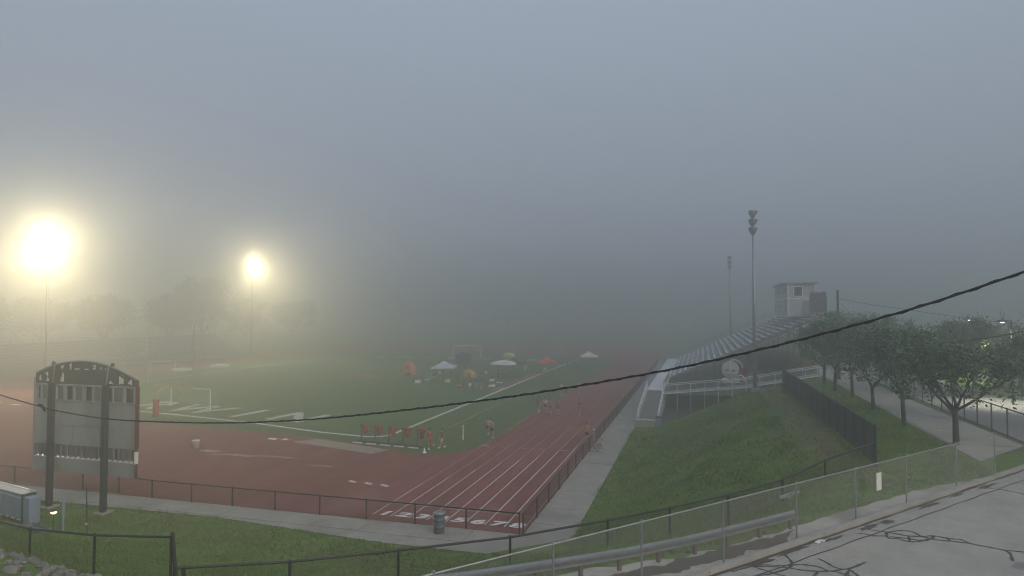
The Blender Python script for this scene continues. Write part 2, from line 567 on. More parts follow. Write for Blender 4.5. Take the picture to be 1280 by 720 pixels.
sheenm = mat('puddle_sheen', (.3, .2, .17), (.2, .1, .085), scale=1.5, rough=.6)  # pale colour stands in for the reflection on wet puddle streaks
for x, y, a_, b_ in ((-40.0, 46.6, 1.6, .5), (-36.5, 45.9, 2.4, .35), (-33.0, 46.2, 2.2, .25), (-38.5, 45.6, 1.0, .3), (-28, 44.5, 1.5, .3)):
    pts = []
    for i in range(26):
        t = 2 * math.pi * i / 26
        k = rng.uniform(.55, 1.1)
        pts.append((x + a_ * math.cos(t) * k, y + b_ * math.sin(t) * k))
    MB().sheet(pts, .0042).build('sheen_patch', sheenm, track)

def text_mesh(txt, name, h, loc, rz, m, parent=None, sx=1.0, z=0.0, shear=0.0, bold=0.0):
    cu = bpy.data.curves.new(name, 'FONT')
    cu.body = txt
    cu.size = 1.0
    cu.align_x = 'CENTER'
    cu.shear = shear
    cu.offset = bold
    cu.resolution_u = 4
    t = bpy.data.objects.new(name + '_tmp', cu)
    col.objects.link(t)
    dg = bpy.context.evaluated_depsgraph_get()
    me = bpy.data.meshes.new_from_object(t.evaluated_get(dg))
    bpy.data.objects.remove(t)
    bpy.data.curves.remove(cu)
    co = np.zeros(len(me.vertices) * 3, dtype=np.float32)
    me.vertices.foreach_get("co", co)
    co = co.reshape(-1, 3)
    k = h / .7
    co[:, 0] *= k * sx
    co[:, 1] *= k
    me.vertices.foreach_set("co", co.ravel())
    me.materials.clear()
    me.materials.append(m)
    me.update()
    o = bpy.data.objects.new(name, me)
    col.objects.link(o)
    o.location = (loc[0], loc[1], z)
    o.rotation_euler = (0, 0, rz)
    if parent is not None:
        o.parent = parent
    return o
for k in range(8):
    text_mesh(str(k + 1), 'lane_number', .72, (-18.55 + LW * (k + .5), 35.05), 0, M['number'], track, sx=1.55, z=.0055, bold=.045, shear=.15)

# field borders: the white line round the turf, sidelines, end zone lettering
bl = [(-28.5, 152), (-28.5, 57.2), (-29.0, 56.2), (-30.2, 55.75), (-35.8, 56.6), (-44.9, 59.0), (-57.8, 61.4), (-66, 62.6), (-75, 64.6), (-83, 67.5), (-88.3, 72), (-88.6, 90), (-88.4, 152)]
ribbon(bl, .42, .008).build('border_line', M['line'], turf)
ribbon([(-29.6, 92), (-29.6, 121)], 1.3, .0085).build('red_sideline_strip', M['redpaint'], turf)
ribbon([(-24.6, 62), (-24.6, 100)], .12, .008).build('touch_line', M['oldline'], turf)
mid = [(-63.5, 104.0), (-61.5, 105.2), (-59.3, 109.0), (-57.5, 108.0), (-54, 104.2), (-50.2, 104.2), (-50.2, 103), (-55, 102.6), (-58, 105), (-60.6, 103.4)]
MB().sheet(mid, .008).build('midfield_emblem', M['redpaint'], turf)
for i, ch in enumerate("NORWIN"):
    cx = (-82.5, -74.5, -65.8, -58.2, -50.3, -43.4)[i]
    by = (67.6, 65.6, 64.4, 63.1, 62.0, 61.2)[i]
    text_mesh(ch, 'end_zone_letter', 5.2, (cx, by), R(-9), M['ezpaint'], turf, sx=1.0, z=.0085, bold=.02)
for i, ch in enumerate("KNIGHTS"):
    text_mesh(ch, 'end_zone_letter', 5.2, (-77 + 6.5 * i, 147.5), 0, M['ezpaint'], turf, sx=.9, z=.0085, bold=.02)

# ---- concrete walkways in slabs
walk = struct(MB().sheet([(-9.2, 150), (-6.6, 150), (-6.6, 30.9), (-16, 30.9), (-27, 32.0), (-60, 31.3), (-60, 34.05), (-9.2, 34.05)], .001).build('walkway', M['oldcon']))
for i in range(24):
    y0 = 36.0 + i * 3.0
    j = rng.uniform(-.008, .008)
    MB().box((-7.86, y0 + 1.5, .012 + j), (2.5, 2.97, .03)).build('slab', M['oldcon'], walk)
for i in range(14):
    x0 = -12.0 - i * 3.0
    MB().box((x0 - 1.5, 33.05, .012 + rng.uniform(-.008, .008)), (2.97, 1.75 if i > 1 else 1.9, .03)).build('slab', M['oldcon'], walk)

# ------------------------------------------------------------------ plateau: parking lot, kerb, sidewalk
U = Vector((.646, .763, 0)); NF = Vector((-.763, .646, 0))        # along the kerb, towards the field
K0 = Vector((.6, 20.05, 0))
def kp(s, d, z=4.5):
    p = K0 + U * s + NF * d
    return (p.x, p.y, z)
lot = struct(MB().sheet([kp(-40, -.75)[:2], kp(24.5, -.75)[:2], kp(24.5, -40)[:2], kp(-40, -40)[:2]], 4.506).build('parking_lot', M['asphalt']))
gut = struct(MB().sheet([kp(-40, -.78)[:2], kp(-40, -.05)[:2], kp(24.4, -.05)[:2], kp(24.4, -.78)[:2]], 4.510).build('gutter', M['concrete']))
ribbon([kp(s * .5, -.78 + .02 * math.sin(s * 1.3))[:2] for s in range(-40, 49)], .05, 4.514).build('joint', M['rust'], gut)
# patches of dirt and wet along the gutter
for s0, ln, w, d in ((1.2, 1.6, .3, -.22), (3.0, 1.8, .22, -.2), (5.0, 1.2, .2, -.3), (7.2, 1.5, .33, -.33), (8.2, .9, .35, -.4), (11.5, 1.6, .3, -.3), (14.0, 1.3, .25, -.25), (16.5, 2.4, .25, -.35), (-2.5, 2.0, .3, -.25)):
    n = 22
    pts = []
    for i in range(n):
        t = 2 * math.pi * i / n
        rr = rng.uniform(.45, 1.15)
        p = kp(s0 + ln / 2 * math.cos(t) * rr, d + w / 2 * math.sin(t) * rr)
        pts.append(p[:2])
    MB().sheet(pts, 4.5165).build('dirt_patch', M['dirt'], gut)
ribbon([kp(s * .25, -.1 - .03 * mnoise.noise(Vector((s * .3, 7, 0))))[:2] for s in range(-80, 97)],
       lambda i: max(.03, .1 + .13 * mnoise.noise(Vector((i * .13, 1, 0))) + .05 * mnoise.noise(Vector((i * .9, 3, 0)))), 4.5155).build('dirt_line', M['dirt'], gut)
kerb = struct(MB().bar(kp(-40, .1, 4.49), kp(24.2, .1, 4.49), .2, .1).build('kerb', M['concrete']))
for i in range(20):
    s0 = -14 + i * 1.9
    MB().bar(kp(s0 + .012, .09, 4.55), kp(s0 + 1.888, .09, 4.55 + rng.uniform(-.006, .006)), .18 + rng.uniform(-.01, .01), .14).build('kerb_stone', M['concrete'], kerb)
# crushed stone strip between kerb and grass with a ragged edge
edge = []
for i in range(161):
    s = -16 + i * .25
    base = pw([(-99, 3.4), (-9, 3.2), (-3, 2.2), (0, 1.35), (3, 1.15), (9, 1.15), (14, 1.0), (18.5, .35), (21, .2), (99, .2)], s)
    edge.append(kp(s, base + .26 * mnoise.noise(Vector((s * 1.1, 0, 0))) + .18 * mnoise.noise(Vector((s * 4, 2, 0))))[:2])
strip = MB()
o = 0
for i, e in enumerate(edge):
    s = -16 + i * .25
    a = kp(s, .18)
    m_ = ((a[0] + e[0]) / 2, (a[1] + e[1]) / 2)
    strip.v += [(a[0], a[1], 4.496), (m_[0], m_[1], max(gz(*m_), 4.44) + .012), (e[0], e[1], gz(*e) - .012)]
for i in range(160):
    for k in range(2):
        strip.f.append((3 * i + k, 3 * i + 3 + k, 3 * i + 4 + k, 3 * i + 1 + k))
struct(strip.build('gravel_verge', M['gravel']))
CR = [[(0.76, 19.93), (1.28, 20.46), (1.7, 20.72), (2.23, 20.83), (2.68, 21.04), (3.05, 21.06), (3.27, 20.95), (3.42, 20.78)], [(2.38, 21.73), (2.49, 21.21), (2.36, 20.69), (1.79, 20.07), (1.48, 19.89), (1.22, 19.66)], [(1.28, 20.46), (1.84, 20.63), (2.36, 20.69), (2.74, 20.61), (3.17, 20.67), (3.54, 20.78), (3.8, 20.65), (4.06, 20.48)], [(1.37, 20.49), (1.75, 20.26), (1.97, 20.12), (2.2, 20.02)], [(3.29, 21.71), (3.47, 21.45), (3.65, 21.11), (3.87, 21.02), (4.16, 21.25), (4.59, 21.77)], [(4.03, 21.04), (4.1, 20.81), (4.17, 20.59)], [(4.03, 21.04), (3.86, 20.62), (3.71, 20.3)], [(3.54, 20.78), (3.87, 21.02)], [(3.13, 20.62), (3.0, 20.33), (2.93, 20.07)], [(5.25, 25.04), (5.89, 24.88), (6.35, 25.15), (6.72, 25.18), (6.86, 24.85), (6.89, 24.71), (7.33, 24.9), (7.66, 24.73), (8.03, 24.75), (8.18, 24.42), (8.58, 24.23), (8.97, 24.06), (9.48, 24.02), (10.16, 23.86)], [(4.93, 24.47), (5.13, 24.46), (5.38, 24.36), (5.83, 24.46)], [(5.89, 24.88), (5.82, 24.27), (6.09, 24.28), (6.34, 24.06), (6.67, 24.2), (7.05, 24.47), (7.33, 24.9)], [(5.89, 24.88), (6.5, 24.66), (6.89, 24.71), (7.21, 24.52), (7.65, 24.48), (8.18, 24.42)], [(5.9, 24.42), (6.42, 24.38), (6.77, 24.29), (7.08, 24.57)], [(6.5, 24.66), (6.39, 24.12)], [(7.66, 24.86), (7.65, 24.48)], [(8.97, 24.06), (9.02, 23.78), (8.81, 23.07)], [(11.14, 32.07), (11.84, 32.02), (12.46, 31.46), (13.32, 30.35)]]
def spline(pts, n=5):
    out = []
    P_ = [Vector((a, b, 0)) for a, b in pts]
    for i in range(len(P_) - 1):
        p0, p1, p2, p3 = P_[max(i - 1, 0)], P_[i], P_[i + 1], P_[min(i + 2, len(P_) - 1)]
        for k in range(n):
            t = k / n
            q = .5 * ((2 * p1) + (p2 - p0) * t + (2 * p0 - 5 * p1 + 4 * p2 - p3) * t * t + (3 * p1 - p0 - 3 * p2 + p3) * t ** 3)
            out.append((q.x, q.y))
    out.append((P_[-1].x, P_[-1].y))
    return out
for k, c in enumerate(CR):
    c = spline(c)
    ph = rng.uniform(0, 9)
    ribbon(c, lambda i: .08 + .025 * math.sin(i * 1.7 + ph) + .01 * math.sin(i * 4.1), 4.5105 + .0004 * k).build('tar_crack_seal', M['tar'], lot)

M['stain'] = mat('oil_stain', (.15, .15, .146), (.2, .2, .195), scale=5, rough=.55)
for s0, d0, a_, b_ in ((3.2, -3.4, .5, .3), (7.4, -4.6, .4, .22), (12.5, -3.9, .55, .3), (10.5, -5.8, .5, .35), (14.8, -2.4, .3, .2)):
    pts = []
    for i in range(24):
        t = 2 * math.pi * i / 24
        k = rng.uniform(.6, 1.1)
        pts.append(kp(s0 + a_ * math.cos(t) * k, d0 + b_ * math.sin(t) * k)[:2])
    MB().sheet(pts, 4.5078).build('oil_stain', M['stain'], lot)
grit = MB()
for i in range(1500):
    s0 = rng.uniform(-3, 20); d0 = -abs(rng.gauss(0, .55)) - .02 if rng.random() < .75 else rng.uniform(-6, -.5)
    p = kp(s0, d0)
    r_ = rng.uniform(.008, .022)
    q = [(p[0] + r_ * math.cos(t) * rng.uniform(.7, 1.3), p[1] + r_ * math.sin(t) * rng.uniform(.7, 1.3)) for t in (0, 1.57, 3.14, 4.71)]
    grit.add([(a, b, 4.507) for a, b in q] + [(p[0], p[1], 4.515 + r_ * .7)], [(0, 1, 4), (1, 2, 4), (2, 3, 4), (3, 0, 4)])
stuff(grit.build('grit', M['rock2'], lot))

side = struct(MB().sheet([(13.1, 37.6), (16.9, 42.5), (16.4, 62), (16.4, 96), (13.0, 96), (12.9, 62)], 4.502).build('sidewalk', M['concrete']))
for i in range(18):
    y0 = 42.0 + i * 2.5
    MB().box((14.85, y0 + 1.25, 4.506 + rng.uniform(-.006, .006)), (3.3, 2.47, .03)).build('slab', M['concrete'], side)
road = struct(MB().sheet([(17.3, 43), (60, 43), (60, 66), (24, 66), (24.0, 130), (17.3, 130)], 4.503).build('road', M['asphalt2']))
struct(MB().sheet([kp(24.6, -.4)[:2], (17.3, 42.9), (60, 42.9), (60, 30), kp(24.6, -14)[:2]], 4.5035).build('driveway', M['asphalt']))

# ------------------------------------------------------------------ fences
def wires(mb, a, b, za, zb, h, s, r, y0=.04):
    a, b = Vector((a[0], a[1], za)), Vector((b[0], b[1], zb))
    L_ = (Vector((b.x, b.y, 0)) - Vector((a.x, a.y, 0))).length
    if L_ < .05:
        return
    d = (b - a) / L_
    nrm = Vector((-d.y, d.x, 0)).normalized()
    up = Vector((0, 0, 1))
    n = int((L_ + h) / s)
    for sg in (1, -1):
        for i in range(n + 1):
            u0 = -h + i * s if sg > 0 else i * s
            u1 = u0 + sg * h
            v0, v1 = 0.0, h
            lo, hi = 0.0, L_
            if sg > 0:
                if u0 < lo: v0 = lo - u0; u0 = lo
                if u1 > hi: v1 = h - (u1 - hi); u1 = hi
            else:
                if u0 > hi: v0 = u0 - hi; u0 = hi
                if u1 < lo: v1 = h - (lo - u1); u1 = lo
            if v1 - v0 < .03:
                continue
            p = a + d * u0 + up * (v0 + y0)
            q = a + d * u1 + up * (v1 + y0)
            t = (q - p).normalized()
            e = t.cross(nrm) * r
            f_ = nrm * r
            mb.add([p + e, p - e * .5 + f_ * .87, p - e * .5 - f_ * .87, q + e, q - e * .5 + f_ * .87, q - e * .5 - f_ * .87],
                   [(0, 1, 4, 3), (1, 2, 5, 4), (2, 0, 3, 5)])

def fence(name, label, pts, h, mpost, mwire, s=.12, r=.003, zf=gz, pr=.045, rr=.04, bottom=False, step=None, tops=None, caps=True, cat='fence'):
    zs = [zf(*p) for p in pts]
    root = thing(name, label, cat, (pts[0][0], pts[0][1], zs[0]))
    hs = tops or [h] * len(pts)
    for p, z, hh in zip(pts, zs, hs):
        m = MB().tube([(p[0], p[1], z - .25), (p[0], p[1], z + hh + .03)], pr, 8)
        if caps:
            m.ball((p[0], p[1], z + hh + .045), pr * 1.25, pr * 1.25, .03, 8, 4)
        m.build('post', mpost, root)
    MB().tube([(p[0], p[1], z + hh) for p, z, hh in zip(pts, zs, hs)], rr, 6).build('top_rail', mpost, root)
    if bottom:
        MB().tube([(p[0], p[1], z + .08) for p, z in zip(pts, zs)], rr, 6).build('bottom_rail', mpost, root)
    w = MB()
    for i in range(len(pts) - 1):
        hh = min(hs[i], hs[i + 1])
        wires(w, pts[i], pts[i + 1], zs[i], zs[i + 1], hh - .05, s, r)
    stuff(w.build('chain_link', mwire, root))
    return root

zero = lambda x, y: 0.0
fence('track_end_fence', 'low black chain link fence along the near end of the red track, behind the scoreboard',
      [(-9.4 - 3.02 * i, 34.0 + (.35 if i > 8 else 0)) for i in range(19)], 1.12, M['black'], M['black'], s=.12, r=.0028, zf=zero)
fence('track_side_fence', 'low black chain link fence between the straight red lanes and the concrete walkway',
      [(-9.2, 34.0 + 3.05 * i) for i in range(38)], 1.12, M['black'], M['black'], s=.12, r=.0032, zf=zero)
lf = [(-15.3, 16.4), (-13.1, 19.0), (-10.4, 21.5), (-7.0, 24.0), (-3.6, 26.0), (-1.3, 27.4), (1.0, 28.8), (3.3, 30.7), (5.3, 32.6), (7.85, 35.1)]
lz = {0: 2.98, 1: 2.45, 2: 2.22, 3: 2.18, 4: 2.5, 5: 2.78, 6: 3.1, 7: 3.4, 8: 3.95, 9: 4.4}
def lzf(x, y):
    return lz[min(range(10), key=lambda i: (lf[i][0] - x) ** 2 + (lf[i][1] - y) ** 2)]
fence('bank_fence', 'black chain link fence running down the grass bank just behind the guardrail', lf, 1.22, M['black'], M['black'], s=.1, r=.003, zf=lzf, pr=.05, rr=.045)
cf = [(7.95 - .048 * i, 35.2 + 2.05 * i) for i in range(16)]
fence('crest_fence', 'tall dense black mesh fence along the crest of the grass bank beside the tree row', cf, 1.9, M['black'], M['black'], s=.05, r=.0052, zf=lambda x, y: gz(x, y) - .02, pr=.04)
nf = [(-15.35, 16.3), (-19.4, 17.3), (-24.4, 19.0), (-29.4, 20.9), (-34.4, 22.8)]
nz_ = [3.2, 2.75, 2.35, 1.75, 1.5]
def nzf(x, y):
    return nz_[min(range(5), key=lambda i: (nf[i][0] - x) ** 2 + (nf[i][1] - y) ** 2)]
fence('near_left_fence', 'black chain link fence above the rocks at the bottom left corner', nf, 1.7, M['black'], M['black'], s=.13, r=.0024, zf=nzf, pr=.042, tops=[1.95, 1.75, 1.35, 1.35, 1.35])
tp = thing('gate_post', 'thick dark end post leaning where the two black fences meet at the bottom left', 'post', (-15.25, 16.55, 2.9))
MB().tube([(-15.2, 16.5, 2.7), (-15.42, 16.42, 5.2)], .055, 10).build('post', M['darksteel'], tp)
MB().ball((-15.42, 16.42, 5.22), .07, .07, .05).build('cap', M['darksteel'], tp)
MB().tube([(-15.1, 16.7, 2.7), (-15.18, 16.6, 4.2)], .06, 10).build('brace', M['black'], tp)
sf = [kp(s, .28, 4.5)[:2] for s in (-12.4, -9.2, -6.0, -3.05, .27, 3.89, 7.42, 11.0, 15.2, 19.0)]
fence('kerb_fence', 'silver galvanised chain link fence standing along the parking lot kerb', sf, 1.83, M['galv'], M['wiregalv'], s=.1, r=.0025, zf=lambda x, y: 4.5, pr=.03, rr=.024)
bf = [(17.15 - .012 * i, 40.8 + 2.15 * i) for i in range(16)]
M['brownfence'] = mat('brown_fence_paint', (.09, .07, .06), (.07, .055, .05), scale=4, rough=.7)
fence('sidewalk_fence', 'brown metal rail fence along the far side of the sidewalk under the trees', bf, 1.65, M['brownfence'], M['brownfence'], s=.2, r=.0015, zf=lambda x, y: 4.5, pr=.045, rr=.035, bottom=True)

# sign and small bar on the silver fence, litter in the gutter
sg = thing('fence_sign', 'small blank white metal sign on the silver fence beside the kerb', 'sign', (5.66, 26.15, 5.5))
rz = math.atan2(U.y, U.x)
cx, cy_ = 5.95, 26.0
MB().box((cx, cy_, 5.92), (.31, .012, .6), rz).build('plate', M['white'], sg)
e = MB()
for du, dz, w, h in ((0, .29, .31, .03), (0, -.29, .31, .03), (-.145, 0, .03, .6), (.145, 0, .03, .6)):
    e.box((cx + U.x * du + .763 * .011, cy_ + U.y * du - .646 * .011, 5.92 + dz), (w, .008, h - .002), rz)
e.build('border', M['number'], sg)
kb = thing('fence_bracket', 'short pale bar clamped across a silver fence post above the guardrail end', 'bracket', (2.7, 23.1, 5.8))
MB().bar((2.35, 22.85, 5.93), (3.05, 23.7, 5.95), .06, .09).build('bar', M['galv'], kb)
MB().bar((2.66, 23.08, 5.86), (2.74, 23.2, 6.0), .09, .05).build('clamp', M['galv'], kb)
a = kp(4.3, -.22)
lt = MB().box((a[0], a[1], 4.535), (.34, .12, .03), rz + .15)
tag(lt.box((a[0] + .12, a[1] + .1, 4.545), (.1, .13, .04), rz).build('litter', M['number'], None), 'flattened white paper cup lying in the gutter', 'litter')

# guardrail
g = thing('guardrail', 'grey corrugated steel guardrail between the silver fence and the grass bank', 'guardrail', (2.8, 24.1, 4.4))
gp = [(2.95, 24.25), (1.2, 22.35), (-.4, 20.7), (-2.1, 19.15), (-3.7, 17.9), (-5.6, 16.5), (-8.0, 14.9), (-11, 12.9), (-15, 10.5)]
prof = [(0, .14), (.02, .13), (.085, .1), (.085, .065), (-.02, .02), (-.02, -.02), (.085, -.065), (.085, -.1), (.02, -.13), (0, -.14)]
gm = MB()
for i, p in enumerate(gp):
    d = Vector(gp[min(i + 1, len(gp) - 1)]) - Vector(gp[max(i - 1, 0)])
    n = Vector((d.y, -d.x)).normalized() * -1
    if n.dot(Vector((.76, -.64))) < 0:
        n = -n
    for a_, b_ in prof:
        gm.v.append((p[0] + n.x * a_, p[1] + n.y * a_, 5.03 + b_))
for i in range(len(gp) - 1):
    for k in range(len(prof) - 1):
        q = i * len(prof) + k
        gm.f.append((q, q + 1, q + 1 + len(prof), q + len(prof)))
go = gm.build('rail', M['rail'], g)
md = go.modifiers.new('thick', 'SOLIDIFY'); md.thickness = .012
for i in range(14):
    t = i / 13 * (len(gp) - 1.001)
    k = int(t)
    p = Vector(gp[k]).lerp(Vector(gp[k + 1]), t - k)
    MB().box((p.x - .11, p.y + .13, 4.52), (.1, .1, .9), rz).build('post', M['brownsteel'], g)

soil = MB()
npt = 90
for i in range(npt + 1):
    t = i / npt * (len(gp) - 1.001)
    k = int(t)
    p = Vector(gp[k]).lerp(Vector(gp[k + 1]), t - k)
    n1 = .15 + .25 * mnoise.noise(Vector((i * .31, 0, 8))) + .12 * mnoise.noise(Vector((i * 1.3, 0, 9)))
    n2 = .62 + .3 * mnoise.noise(Vector((i * .27, 5, 8))) + .2 * mnoise.noise(Vector((i * 1.1, 4, 9)))
    if i < 6:
        n1 *= i / 6; n2 *= i / 6
    a = p - Vector((.763, -.646)) * n1; b = p + Vector((.763, -.646)) * n2; c = (a + b) / 2
    soil.v += [(a.x, a.y, gz(a.x, a.y) - .02), (c.x, c.y, max(gz(c.x, c.y), 4.47) + .035), (b.x, b.y, max(gz(b.x, b.y), 4.45) + .02)]
for i in range(npt):
    for k in range(2):
        soil.f.append((3 * i + k, 3 * i + 3 + k, 3 * i + 4 + k, 3 * i + 1 + k))
struct(soil.build('bare_soil', M['dirt']))

# ------------------------------------------------------------------ rocks at the bottom left
rockmesh = []
for k in range(7):
    bm = bmesh.new()
    bmesh.ops.create_icosphere(bm, subdivisions=1, radius=1)
    for v in bm.verts:
        v.co *= rng.uniform(.72, 1.18)
    me = bpy.data.meshes.new('rock')
    bm.to_mesh(me); bm.free()
    me.materials.append(M['rock'] if k % 3 else M['rock2'])
    rockmesh.append(me)
nrock = 0
while nrock < 290:
    x, y = rng.uniform(-27, -14.6), rng.uniform(11.5, 20)
    d = y - (16.1 + (-15.3 - x) * .29)
    if not (-2.6 < d < -.1):
        continue
    s = rng.choice((.07, .1, .12, .15, .19))
    o = bpy.data.objects.new('rock', rng.choice(rockmesh))
    col.objects.link(o)
    o.location = (x, y, gz(x, y) + s * .25)
    o.scale = (s * rng.uniform(.8, 1.4), s * rng.uniform(.8, 1.2), s * rng.uniform(.5, .8))
    o.rotation_euler = (rng.uniform(-.4, .4), rng.uniform(-.4, .4), rng.uniform(0, 6.28))
    tag(o, 'grey broken stone in the rock heap below the black fence at bottom left', 'rock', 'riprap stones at the bottom left')
    nrock += 1

# ------------------------------------------------------------------ scoreboard
sb = thing('scoreboard', 'tall grey scoreboard seen from behind with arched dark top on two posts', 'scoreboard', (-36.0, 31.2, 0))
X0, X1, Y0 = -39.75, -32.0, 31.0
for i, x in enumerate((-38.0, -33.85)):
    MB().box((x, Y0 - .28, 3.75), (.25, .3, 7.5)).build('post', M['postpaint'], sb)
    MB().box((x, Y0 - .28, .04), (.8, .8, .1)).build('footing', M['oldcon'], sb)
    MB().bar((x - .21, Y0 - .06, 7.45), (x - .05, Y0 - .06, 8.55), .06).build('strut', M['galv'], sb)
def fx(u, v, w): return (X0 + u, Y0 + w, v)
W = X1 - X0
# back sheets in a grid, each its own panel
cols_ = [0, .95, 2.0, 3.05, 4.1, 5.2, 6.4, W]
for j, (za, zb) in enumerate(((3.72, 4.9), (4.9, 6.42))):
    for i in range(7):
        MB().box((X0 + (cols_[i] + cols_[i + 1]) / 2, Y0 + .1 + .012 * ((i + j) % 2), (za + zb) / 2), (cols_[i + 1] - cols_[i] - .02, .06, zb - za - .02)).build('back_panel', M['sbsheet'], sb)
for i in range(7):
    MB().box((X0 + (cols_[i] + cols_[i + 1]) / 2, Y0 + .1, 2.5), (cols_[i + 1] - cols_[i] - .012, .06, .82)).build('lower_panel', M['sbsheet'], sb)
# upper bays: recessed boxes with uprights
fr = MB()
bays = [0, .55, 1.05, 1.7, 2.35, 3.1, 3.85, 4.6, 5.25, 6.1, 6.9, W]
for i, u in enumerate(bays):
    fr.box((X0 + u + (.05 if u == 0 else -.05 if u == W else 0), Y0 + .12, 6.87), (.1, .2, .88))
fr.box((X0 + W / 2, Y0 + .115, 7.36), (W - .02, .22, .1)); fr.box((X0 + W / 2, Y0 + .115, 6.42), (W - .02, .215, .06))
fr.build('bay_frame', M['sbsheet'], sb)
for i in range(len(bays) - 1):
    u0, u1 = bays[i], bays[i + 1]
    dpt = (.3, .12, .34, .16, .36, .18, .32, .14, .34, .12, .36)[i]
    MB().box((X0 + (u0 + u1) / 2, Y0 + dpt, 6.88), (u1 - u0 - .1, .04, .84)).build('bay_panel', M['sbbay'] if i % 2 else M['sbdark'], sb)
# lower slot with uprights: light shows through under the panels
sl = MB()
for i in range(20):
    u = .04 + i * (W - .08) / 19
    sl.box((X0 + u, Y0 + .14, 3.31), (.06, .14, .8))
sl.build('slot_frame', M['sbbay'], sb)
for i in range(19):
    u = .04 + (i + .5) * (W - .08) / 19
    MB().box((X0 + u, Y0 + .22 + (.08 if i % 3 == 0 else 0), 3.40), (W / 19 - (.07 if i < 5 else .02), .03, .6 if i < 4 else (.72 if i % 4 else .66))).build('slot_panel', M['sbbay'] if i % 3 else M['sbdark'], sb)
MB().box((X0 + W / 2, Y0 + .16, 2.95), (W - .03, .18, .07)).build('slot_ledge', M['lockerlid'], sb)
MB().box((X0 + W / 2, Y0 + .44, 5.55), (W - .16, .05, 3.6)).build('front_face', M['sbdark'], sb)
MB().box((X1 + .03, Y0 + .17, 4.9), (.05, .2, 5.75)).build('side_trim', M['red'], sb)
MB().box((X1 + .035, Y0 + .17, 3.25), (.08, .24, .7)).build('side_panel', M['white'], sb)
MB().box((X0 - .03, Y0 + .17, 4.9), (.06, .3, 5.75)).build('side_trim', M['sbsheet'], sb)
# arched truss band: a sheet with real openings
def arch(u):
    t = (u - W * .47) / (W * .53)
    return 7.78 + 1.02 * (1 - t * t) if abs(t) <= 1 else 7.78
def incell(u, v):
    for pl in holes:
        c = False
        n = len(pl)
        for i in range(n):
            (x1, y1), (x2, y2) = pl[i], pl[(i + 1) % n]
            if (y1 > v) != (y2 > v) and u < (x2 - x1) * (v - y1) / (y2 - y1) + x1:
                c = not c
        if c:
            return True
    return False
def ph(lst):                       # crop pixels of the arch -> panel metres
    return [((x - 100) / 1055 * W, 7.42 + (lerp(260, 395, (x - 100) / 1055) - y) / 148.0 * 1.0) for x, y in lst]
holes = [ph(l) for l in (
    [(125, 240), (135, 195), (155, 190), (165, 240)], [(190, 175), (240, 170), (232, 205), (245, 262), (205, 255), (222, 215)],
    [(268, 265), (285, 215), (293, 268)], [(355, 130), (405, 132), (392, 165), (372, 158)], [(392, 172), (405, 215), (405, 282), (357, 270), (375, 225)],
    [(435, 150), (470, 120), (487, 125), (484, 180), (470, 178), (455, 140)], [(515, 175), (572, 178), (572, 190), (520, 186)],
    [(612, 178), (665, 190), (660, 200), (615, 192)], [(705, 160), (748, 165), (735, 190), (755, 212), (697, 202), (715, 185)],
    [(785, 190), (802, 200), (800, 215), (786, 212)], [(832, 200), (846, 195), (845, 262), (836, 255)], [(826, 290), (842, 300), (840, 325), (826, 315)],
    [(870, 340), (890, 310), (930, 350), (928, 358)], [(972, 275), (1030, 320), (1030, 362), (972, 358)], [(1000, 276), (1034, 290), (1034, 306)],
    [(1062, 365), (1095, 320), (1120, 335), (1120, 380)], [(715, 320), (735, 325), (730, 335)])]
am = MB()
NU, NV = 110, 20
for i in range(NU):
    for j in range(NV):
        u0, u1 = W * i / NU, W * (i + 1) / NU
        uc = (u0 + u1) / 2
        ta, tb = arch(u0), arch(u1)
        f0, f1 = j / NV, (j + 1) / NV
        vc = 7.41 + (arch(uc) - 7.41) * (f0 + f1) / 2
        if incell(uc, vc) and 0 < i < NU - 1 and j < NV - 1:
            continue
        q = [(u0, 7.41 + (ta - 7.41) * f0), (u1, 7.41 + (tb - 7.41) * f0), (u1, 7.41 + (tb - 7.41) * f1), (u0, 7.41 + (ta - 7.41) * f1)]
        am.add([fx(a, b, .1) for a, b in q] + [fx(a, b, .16) for a, b in q], [(0, 1, 2, 3), (7, 6, 5, 4), (0, 4, 5, 1), (1, 5, 6, 2), (2, 6, 7, 3), (3, 7, 4, 0)])
am.build('arch_panel', M['sbdark'], sb)
MB().tube([fx(W * i / 24, arch(W * i / 24) + .03, .14) for i in range(25)], .06, 6).build('arch_rim', M['sbsheet'], sb)
for u in (1.35, 5.95):
    MB().ball(fx(u, arch(u) + .16, .14), .12, .12, .14).build('finial', M['sbdark'], sb)

